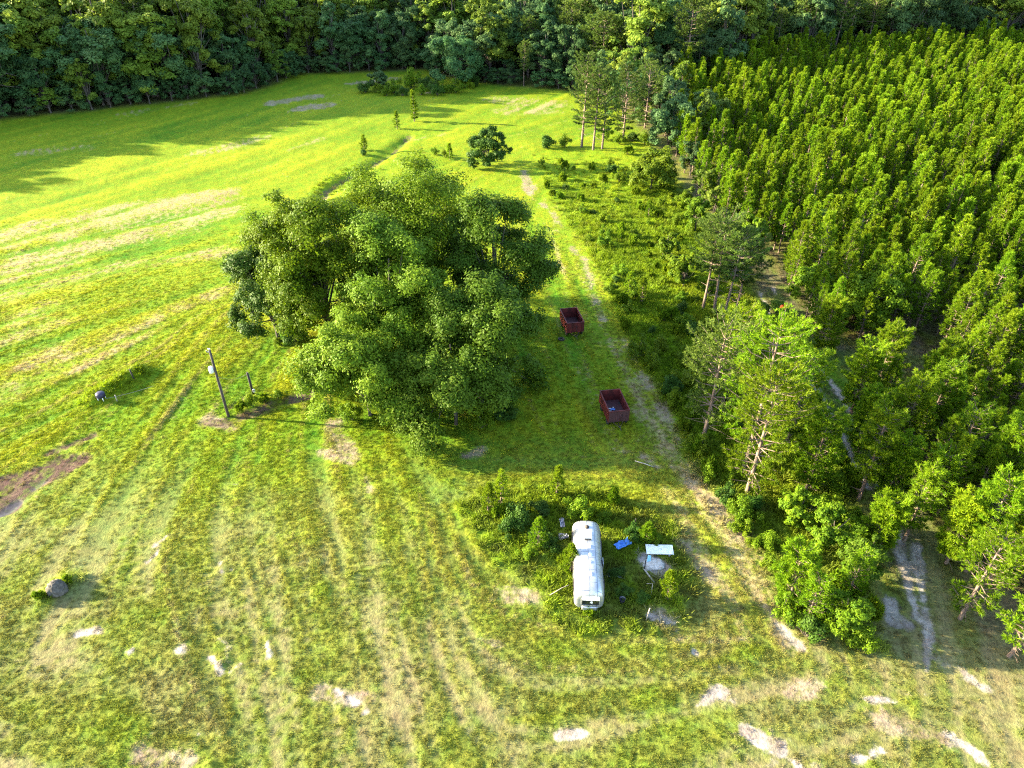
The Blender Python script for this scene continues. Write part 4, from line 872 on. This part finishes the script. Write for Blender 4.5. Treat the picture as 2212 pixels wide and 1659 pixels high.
w1 = wagon('farm_wagon', (8.2, 79.4), (7.5, 83.2), 'brighter red open wagon further up the lane beside the tree clump', False)
# litter lying on the near wagon's floor
for (a, b, s, m) in [(-.35,.3,.28,M_sheet),(.1,.45,.16,M_sheet),(-.5,-.2,.34,M_sheet),(.35,-.35,.30,M_cyan),(-.05,.1,.5,M_tarp)]:
    bb = MB(); rr = random.Random(int((a+2)*100)); V = []
    for i in range(5):
        for j in range(4): V.append(((i-2)*s*.25+rr.uniform(-.03, .03), (j-1.5)*s*.22+rr.uniform(-.03, .03), rr.uniform(.01, .10)))
    top = [(v[0], v[1], v[2]+.012) for v in V]; F = []
    for i in range(4):
        for j in range(3): q = (i*4+j, (i+1)*4+j, (i+1)*4+j+1, i*4+j+1); F.append(q[::-1]); F.append(tuple(k+20 for k in q))
    bb.add(V+top, F); o = bb.build('litter_scrap', m); p = w2.matrix_basis @ Vector((a, b, .775)); o.location = p
    tag(o, {M_sheet: 'crumpled white scrap lying on the floor of the nearer wagon', M_cyan: 'pale blue scrap lying on the floor of the nearer wagon', M_tarp: 'crumpled dark blue tarp lying on the floor of the nearer wagon'}[m], 'litter', 'white scraps on the wagon floor' if m is M_sheet else None)
# tyre lying by the far wagon
x, y, z = G(1212,733); ty_ = MB(); prof = [(.20,0),(.36,0),(.42,.05),(.42,.15),(.36,.20),(.20,.20)]
n = 24; V = []; F = []
for r_, h_ in prof:
    for i in range(n): V.append((r_*math.cos(i*2*math.pi/n), r_*math.sin(i*2*math.pi/n), h_))
for j in range(6):
    for i in range(n): F.append((j*n+i, j*n+(i+1)%n, ((j+1)%6)*n+(i+1)%n, ((j+1)%6)*n+i))
ty_.add(V, F, True); tag(ty_.build('tyre', M_rubber, loc=(x, y, z-.02)), 'black tyre lying flat in the grass beside the brighter red wagon', 'tyre')

# ---- the trailer
def trailer():
    x0, y0 = 6.12, 36.2; x1, y1 = 6.5, 44.2; L = 8.0; cx, cy = (x0+x1)/2, (y0+y1)/2; rz = math.atan2(y1-y0, x1-x0)-math.pi/2
    t = empty('travel_trailer', (cx, cy, gz(cx, cy)), rz, 'long silver rounded travel trailer abandoned in the overgrown patch', 'trailer')
    a, zb, zt = 1.22, .50, 2.82; zc = 1.45; e = 1.25; nl, nt = 64, 48
    def shape(y):
        q = max(0, (abs(y)-(L/2-e))/e); q = min(q, 1); return (1-q**2.3)**.5, (1-q**6)**.4
    ss = [];
    for i in range(nl+1):
        u = i/nl*2-1; ss.append(L/2*math.copysign(1-(1-abs(u))**1.5, u))
    V = []; F = []
    for y in ss:
        c, c6 = shape(y); cxw = .66+.34*c6; ct = .42+.58*c; cb = .82+.18*c6
        for k in range(nt):
            w = 2*math.pi*k/nt; co, si = math.cos(w), math.sin(w)
            X = a*math.copysign(abs(co)**(2/3.0), co)*cxw
            Zs = math.copysign(abs(si)**(2/(2.6 if si > 0 else 4.5)), si)
            Z = zc + (zt-zc)*Zs*ct if si > 0 else zc+(zc-zb)*Zs*cb
            V.append((X, y, Z))
    for i in range(nl):
        for k in range(nt): F.append((i*nt+k, (i+1)*nt+k, (i+1)*nt+(k+1)%nt, i*nt+(k+1)%nt))
    F.append(tuple(range(nt))); F.append(tuple(nl*nt+k for k in range(nt-1, -1, -1)))
    b = MB(); b.add(V, F, True); b.build('body', M_alu, t)
    # roof fittings
    def vent(y, w, d, h, x=.02, nm='roof_vent'):
        q = MB(); zz = zt-.03*abs(x); q.box((x, y, zz+h/2-.03), (w, d, h+.06), bev=.03); o = q.build(nm, M_white, t)
        return o
    vent(-2.35, .40, .40, .09); vent(-1.1, .34, .30, .06); vent(.55, .42, .38, .12)
    ac = vent(1.75, .72, .95, .26, nm='air_conditioner')
    gr = MB(); gr.box((.02, 1.26, zt+.10), (.60, .02, .14)); gr.build('grille', M_steel, ac)
    rv = MB(); rv.lathe((.0, 2.75, zt-.04), (0, 0, 1), [(.20,0),(.20,.08),(.13,.12),(.13,.16)], 18); rv.build('roof_vent', M_steel, t)
    rv = MB(); rv.lathe((.15, -.30, zt-.05), (0, 0, 1), [(.17,0),(.17,.09),(.08,.12)], 18); rv.build('roof_vent', M_white, t)
    an = MB(); an.box((.80, -.2, 2.50), (.05, .8, .05)); an.build('awning_rail', M_white, t)
    # front: stone guard, open window, marker lamps, bumper skirt
    yf = -L/2
    g_ = MB(); g_.box((.1, yf-.10, 2.02), (1.35, .36, .05), Matrix.Rotation(math.radians(12), 3, 'X')); g_.build('stone_guard', M_white, t)
    for sx_ in (-1, 1):
        q = MB(); q.tube([(.1+sx_*.6, yf+.12, 1.55), (.1+sx_*.6, yf-.22, 1.97)], .015, 6); q.build('guard_stay', M_steel, t)
    fr = MB(); zc_ = 1.52
    for s in (-1, 1): fr.box((.1+s*.70, yf+.02, zc_), (.07, .30, .78)); fr.box((.1, yf+.02, zc_+s*.36), (1.33, .30, .07))
    fo = fr.build('front_window', M_alu, t)
    pn = MB(); pn.box((.1, yf-.05, zc_), (1.33, .06, .65)); pn.build('pane', M_glass, fo)
    cu = MB(); cu.add([(.05,yf-.09,zc_-.10),(.25,yf-.09,zc_-.16),(.28,yf-.09,zc_+.08),(.12,yf-.09,zc_+.14),(.05,yf-.085,zc_-.10),(.25,yf-.085,zc_-.16),(.28,yf-.085,zc_+.08),(.12,yf-.085,zc_+.14)], [(0,1,2,3),(7,6,5,4),(0,4,5,1),(1,5,6,2),(2,6,7,3),(3,7,4,0)]); cu.build('torn_curtain', M_white, fo)
    sk = MB(); sk.box((.05, yf-.02, .86), (1.25, .35, .34), bev=.06); sk.build('front_skirt', M_alu, t)
    for q in (-.17, .02, .21):
        ml = MB(); ml.lathe((q, yf+.42, 2.36), (0, -.85, .5), [(.035,-.06),(.035,.10),(.015,.13)], 10); ml.build('marker_light', M_light, t)
    # sides
    for s in (-1, 1):
        for yy, w in ((-2.6, .9), (-.6, 1.1), (1.5, .9), (2.8, .6)):
            if s == 1 and yy == -.6: continue
            q = MB()
            for v in (-1, 1): q.box((s*1.21, yy+v*w/2, 1.72), (.07, .05, .62)); q.box((s*1.21, yy, 1.72+v*.285), (.07, w-.05, .05))
            wo = q.build('window', M_steel, t); p = MB(); p.box((s*1.205, yy, 1.72), (.05, w-.05, .52)); p.build('pane', M_glass, wo)
    d = MB(); d.box((1.215, -.55, 1.5), (.06, .72, 1.75), bev=0); do = d.build('door', M_alu, t); hn = MB(); hn.box((1.26, -.28, 1.4), (.05, .04, .16)); hn.build('handle', M_steel, do)
    for s in (-1, 1):
        for yy in (.35, 1.25):
            w = MB(); w.lathe((s*1.0-.1, yy, .36), (1, 0, 0), [(.2,0),(.34,0),(.36,.04),(.36,.16),(.34,.2),(.2,.2)], 18); wo = w.build('wheel', M_rubber, t)
            q = MB(); q.lathe((s*1.0-.06, yy, .36), (1, 0, 0), [(.06,-.02),(.195,.02),(.195,.10),(.06,.14)], 14); q.build('rim', M_steel, wo)
    hb = MB(); hb.tube([(-.6, -L/2+.4, .48), (0, -L/2-.75, .44)], .05, 6); hb.tube([(.6, -L/2+.4, .48), (0, -L/2-.75, .44)], .05, 6); hb.build('hitch', M_steel, t)
    return t
trailer()

# ---- yard debris
def crumple(name, px, py, w, d, amp, mat, label, cat, rz=0, thick=.02, seed=1, lift=.05, tilt=0):
    r = random.Random(seed); nx, ny = 9, 7; V = []
    for i in range(nx):
        for j in range(ny):
            V.append(((i/(nx-1)-.5)*w+r.uniform(-.03, .03)*w, (j/(ny-1)-.5)*d+r.uniform(-.03, .03)*d, lift+abs(r.gauss(0, amp))+tilt*(i/(nx-1))))
    top = [(a, b, c+thick) for a, b, c in V]; m = nx*ny; F = []
    for i in range(nx-1):
        for j in range(ny-1):
            q = (i*ny+j, (i+1)*ny+j, (i+1)*ny+j+1, i*ny+j+1); F.append(q[::-1]); F.append(tuple(k+m for k in q))
    ed = [i*ny for i in range(nx)]+[(nx-1)*ny+j for j in range(1, ny)]+[i*ny+ny-1 for i in range(nx-2, -1, -1)]+[j for j in range(ny-2, 0, -1)]
    for p, q in zip(ed, ed[1:]+ed[:1]): F.append((p, q, q+m, p+m))
    b = MB(); b.add(V+top, F); o = b.build(name, mat, loc=G(px, py)); o.rotation_euler = (0, 0, rz); return tag(o, label, cat)
crumple('tarp', 1344, 1184, 1.5, .7, .10, M_tarp, 'bright blue crumpled tarp lying right of the trailer', 'tarp', .5, seed=3, lift=.25)
x, y, z = G(1423,1197); b = MB(); b.box((0, 0, 0), (2.35, 1.0, .04), Matrix.Rotation(.10, 3, 'X')); o = b.build('panel', M_sheet, loc=(x, y, z+.42)); o.rotation_euler = (0, 0, -.03); tag(o, 'flat white sheet panel lying above the pale rubble', 'panel')
b = MB(); b.box((-.8, .3, .18), (.12, .5, .34)); b.box((.8, -.3, .18), (.12, .5, .34)); tag(b.build('block_support', M_rubble, loc=(x, y, z)), 'grey blocks carrying the white sheet panel', 'blocks')
def rock_mesh(r_, h, seed, n=4):
    import bmesh
    bm = bmesh.new(); bmesh.ops.create_icosphere(bm, subdivisions=n, radius=1)
    rr = np.random.default_rng(seed); D = nrm(rr.normal(size=(14, 3))); W = rr.uniform(-.28, .28, 14)
    for v in bm.verts:
        d = np.array(v.co); f = 1+float((np.maximum(0, D@d)**4)@W); f += .10*math.sin(d[0]*17+d[2]*9+seed)*math.sin(d[1]*15-d[2]*13)+.05*math.sin(d[0]*37)*math.sin(d[1]*41+d[2]*33); v.co = Vector((d[0]*r_*f, d[1]*r_*f*.85, max(-.1, d[2])*h*f))
    me = bpy.data.meshes.new('rock'); bm.to_mesh(me); bm.free(); return me
def rock(name, px, py, r_, h, mat, label, cat, seed, group=None):
    me = rock_mesh(r_, h, seed); me.materials.append(mat); me.polygons.foreach_set('use_smooth', [True]*len(me.polygons)); o = link(name, me); o.location = G(px, py); return tag(o, label, cat, group)
rock('soil_mound', 127, 1280, .85, .95, M_mound, 'grey lumpy soil mound rising from the grass by the left edge', 'mound', 4)
rock('rubble_pile', 1412, 1222, .95, .22, M_rubble, 'low pile of chalky rubble below the white sheet panel', 'rubble', 8)
for i, (px, py) in enumerate([(1398,1232),(1428,1228),(1406,1210),(1424,1214)]): rock('rubble_chunk', px, py, .22, .22, M_rubble, 'chalky rubble chunk lying on the low rubble pile', 'rubble', 20+i, 'chunks on the rubble pile')
x, y, z = G(1401,1214); b = MB(); b.box((0, 0, .28), (.28, .75, .03), Matrix.Rotation(.5, 3, 'X')); o = b.build('board', M_cyan, loc=(x, y, z)); o.rotation_euler = (0, 0, -.25); tag(o, 'pale blue board leaning on the chalky rubble', 'board')
crumple('scrap_sheet', 1216, 1166, .9, .6, .14, M_scrap, 'crumpled silvery sheet at the left rear of the trailer', 'scrap metal', .2, seed=5, lift=.15)
crumple('scrap_sheet', 1214, 1142, .4, 1.1, .14, M_scrap, 'upright twist of silvery sheet behind the crumpled one', 'scrap metal', .1, seed=6, lift=.45)
crumple('scrap_sheet', 1171, 1140, .4, .3, .08, M_scrap, 'small grey metal scrap under the dark shrub', 'scrap metal', .3, seed=7, lift=.45)
x, y, z = G(1325,1244)
for i in range(5):
    b = MB(); b.tube([(-.9+.1*i, -.4+.14*i, .12+.03*i), (0, -.35+.16*i, .3), (.9, -.55+.13*i, .14)], .022, 6); tag(b.build('metal_rod', M_scrap, loc=(x, y, z)), 'thin pale metal rod in the loose bundle beside the trailer', 'rod', 'rods beside the trailer')
def post(px, py, h, r_, lean, mat, label, name='fence_post'):
    b = MB(); b.tube([(0, 0, -.2), (lean*.5*h, 0, h*.5), (lean*h, 0, h)], [r_*1.1, r_, r_*.95], 8); return tag(b.build(name, mat, loc=G(px, py)), label, 'post')
post(1391, 1236, 1.35, .05, 0, M_post, 'thin dark post standing left of the chalky rubble')
post(1370, 1143, 1.2, .05, 0, M_post, 'thin dark post standing behind the blue tarp')
post(1395, 1342, 1.5, .045, .1, M_lumber, 'pale bare stake before the sapling pine')
x, y, z = G(1402,1250); b = MB(); b.box((0, 0, .22), (.12, 1.6, .05), Matrix.Rotation(.5, 3, 'Z') @ Matrix.Rotation(.15, 3, 'X')); tag(b.build('timber', M_lumber, loc=(x, y, z)), 'grey timber length lying between the dark post and the sapling', 'timber')
x, y, z = G(1404,1282); b = MB(); b.tube([(-.3, .4, .55), (.2, .38, .6), (0, -.4, .15)], .025, 6); tag(b.build('bent_pipe', M_lumber, loc=(x, y, z)), 'bent pale pipe beside the trailer front corner', 'pipe')
x, y, z = G(1343,1306); b = MB(); b.lathe((0, 0, 0), (0, 0, 1), [(.20,0),(.23,.40),(.25,.42),(.22,.40),(.18,.06)], 18); bo = b.build('bucket', M_plastic, loc=(x, y, z+.12)); tag(bo, 'dark bucket in the weeds beside the trailer front', 'bucket'); h_ = MB(); h_.tube([(-.24, 0, .40), (-.16, 0, .56), (0, 0, .62), (.16, 0, .56), (.24, 0, .40)], .012, 6); h_.build('handle', M_scrap, bo)
x, y, z = G(1210,1290); b = MB(); b.tube([(-.9, -.35, .55), (.1, .1, .9), (.65, .3, 1.0)], .025, 6); tag(b.build('stick', M_lumber, loc=(x, y, z)), 'pale pole leaning on the trailer near its front', 'stick')
b = MB(); b.tube([(-.9, .45, .06), (0, 0, .09), (.9, -.5, .06)], .04, 6); tag(b.build('stick', M_dead, loc=G(1392,1003)), 'pale stick lying on the lane ahead of the near wagon', 'stick')
# ---- poles, wires and the old well
x, y, z = G(493, 897); H = 8.7
t = empty('utility_pole', (x, y, z), 0, 'tall weathered wooden utility pole with a white box', 'pole')
b = MB(); b.tube([(0, 0, -.4), (0, 0, 3), (0, 0, 6), (0, 0, H)], [.17, .155, .14, .125], 12); b.build('shaft', M_pole, t)
b = MB(); b.lathe((-.38, -.05, 5.9), (0, 0, 1), [(.20,0),(.26,.06),(.26,.62),(.22,.72),(.10,.76)], 18); tf = b.build('transformer', M_white, t)
b = MB(); b.box((-.15, 0, 6.2), (.12, .10, .5)); b.build('bracket', M_steel, tf)
for q, s in enumerate((-1, 1)):
    b = MB(); b.lathe((s*.07-.02, 0, H-.02), (0, 0, 1), [(.03,0),(.03,.10),(.06,.12),(.06,.17),(.03,.22)], 12); b.build('insulator', M_white, t)
b = MB(); b.box((-.16, 0, H-.25), (.36, .08, .08)); b.lathe((-.34, 0, H-.21), (0, 0, 1), [(.03,0),(.05,.04),(.05,.12),(.03,.16)], 10); b.build('crossarm', M_scrap, t)
b = MB(); b.tube([(.16, -.03, .2), (.15, -.03, 5.6)], .012, 5); b.build('ground_wire', M_wire, t)
x2, y2, z2 = G(546, 848)
t2 = empty('service_post', (x2, y2, z2), 0, 'short dark service post with a pale meter at its foot', 'post')
b = MB(); b.tube([(0, 0, -.3), (-.03, 0, 1.6), (-.06, 0, 3.0)], [.14, .13, .12], 10); b.build('shaft', M_post, t2)
b = MB(); b.box((.24, -.1, .55), (.26, .16, .40), bev=.03); mo = b.build('meter_box', M_sheet, t2); b = MB(); b.lathe((.24, -.18, .60), (0, -1, 0), [(.09,0),(.09,.06),(.06,.09)], 14); b.build('meter_dial', M_glass, mo)
b = MB(); b.tube([(.14, -.02, .6), (.13, -.02, 2.9)], .02, 6); b.build('conduit', M_wire, t2)
b = MB(); A = Vector((x+.1, y, z+5.3)); B = Vector((x2-.05, y2, z2+2.85)); pp = []
for i in range(13): s = i/12; p = A.lerp(B, s); p.z -= .5*4*s*(1-s); pp.append(p)
b.tube(pp, .022, 5); tag(b.build('service_wire', M_wire), 'thin wire sagging from the tall pole to the short dark post', 'wire')
post(291, 822, 1.35, .085, -.10, M_post, 'short dark leaning post on the grassy bank')
post(253, 866, .85, .05, 0, M_lumber, 'little pale stake beside the dark tank')
x, y, z = G(222, 866)
t3 = empty('water_tank', (x, y, z), .2, 'dark purple covered tank on pale legs by the grassy bank', 'tank')
b = MB(); b.lathe((0, 0, .38), (0, 0, 1), [(.42,0),(.50,.05),(.50,.42),(.44,.52),(.25,.60),(.08,.63)], 22); b.build('body', M_plastic, t3)
for s in range(4):
    b = MB(); q = s*math.pi/2+.6; b.tube([(.40*math.cos(q), .40*math.sin(q), -.05), (.40*math.cos(q), .40*math.sin(q), .42)], .05, 6); b.build('leg', M_sheet, t3)
b = MB(); A = Vector(G(232,868))+Vector((0, 0, .45)); Bq = Vector(G(335,838))+Vector((0, 0, .35)); pp = []
for i in range(9): s = i/8; p = A.lerp(Bq, s); p.z -= .12*4*s*(1-s); pp.append(p)
b.tube(pp, .018, 5); tag(b.build('fence_wire', M_wire), 'thin wire running from the dark tank past the little stake', 'wire')

# ------------------------------------------------------------------ grass cover
def tuft_mesh(seed, n, h, spread, w):
    r = np.random.default_rng(seed); base = r.normal(size=(n, 3))*np.array([spread, spread, 0])
    T = nrm(np.stack([r.normal(size=n)*.55, r.normal(size=n)*.55, np.ones(n)*.8], 1)); L = h*r.uniform(.5, 1.1, n)
    P = base+T*L[:, None]*.5; Nn = np.cross(T, r.normal(size=(n, 3)))
    V, F = blades(P, T, nrm(Nn), L*.55, np.full(n, w)*r.uniform(.7, 1.3, n))
    return mesh_np('grass_tuft', V, F, [M_tuft], attrs={'tint': ('FLOAT', np.repeat(r.random(n), 4))})
TUF = [tuft_mesh(700+i, 26, .20, .14, .020) for i in range(4)]
TALL = [tuft_mesh(710+i, 30, .75, .20, .030) for i in range(4)]
def grass(name, n, ymin, ymax, dens, tufts, smin, smax, label, tone, seed):
    r = np.random.default_rng(seed); y = np.sqrt(r.uniform(ymin**2, ymax**2, n)); dep = y*cp+CAM_H*sp; x = r.uniform(-.85, .85, n)*dep
    ok = (x > RX0) & (x < RX1-1) & (r.random(n) < sample(dens, x, y)); x, y = x[ok], y[ok]
    c = np.clip(sample(K, x, y)*tone*r.uniform(.75, 1.3, (len(x), 1)), .003, 1)
    z = sample(HZ, x, y); scatter(name, tufts, np.stack([x, y, z-.01], 1), r.uniform(0, 6.28, len(x)), r.uniform(smin, smax, len(x)), r.integers(0, len(tufts), len(x)), label, 'grass', c)
    print(name, len(x))
near_d = np.clip((1-bare*.9)*np.clip(.55+.3*tuftn+.22*streak2+.12*streak+.4*lines*brk-.4*lined*brk-.5*thatch, .05, 1)*(1-.75*dry), 0, 1)*(1-sstep(55, 128, GY))
grass('short_grass', 520000, 15, 130, near_d, TUF, .34, .85, 'short mown grass tufts covering the field around the trailer', np.array([1.16, 1.08, 1.0]), 801)
tall_d = np.clip((lush-.35)*1.6, 0, 1)*(1-bare)*(1-sstep(90, 158, GY))
grass('tall_grass', 160000, 20, 160, tall_d, TALL, .4, 1.05, 'tall rank grass and weeds in the overgrown patch and brush', np.array([1.12, 1.12, .9]), 802)

# ------------------------------------------------------------------ haze
if HAZE_DENSITY > 0:
    b = MB(); b.box((0, 150, 23), (1400, 900, 54)); hm = bpy.data.materials.new('haze'); hm.use_nodes = True; nt = hm.node_tree
    for n in list(nt.nodes):
        if n.type != 'OUTPUT_MATERIAL': nt.nodes.remove(n)
    pv = nt.nodes.new('ShaderNodeVolumePrincipled'); pv.inputs['Color'].default_value = (.45,.75,1,1); pv.inputs['Density'].default_value = HAZE_DENSITY; pv.inputs['Anisotropy'].default_value = .2
    nt.links.new(pv.outputs[0], nt.nodes['Material Output'].inputs['Volume'])
    tag(b.build('haze', hm), 'thin pale air over the whole field', 'haze', kind='stuff')
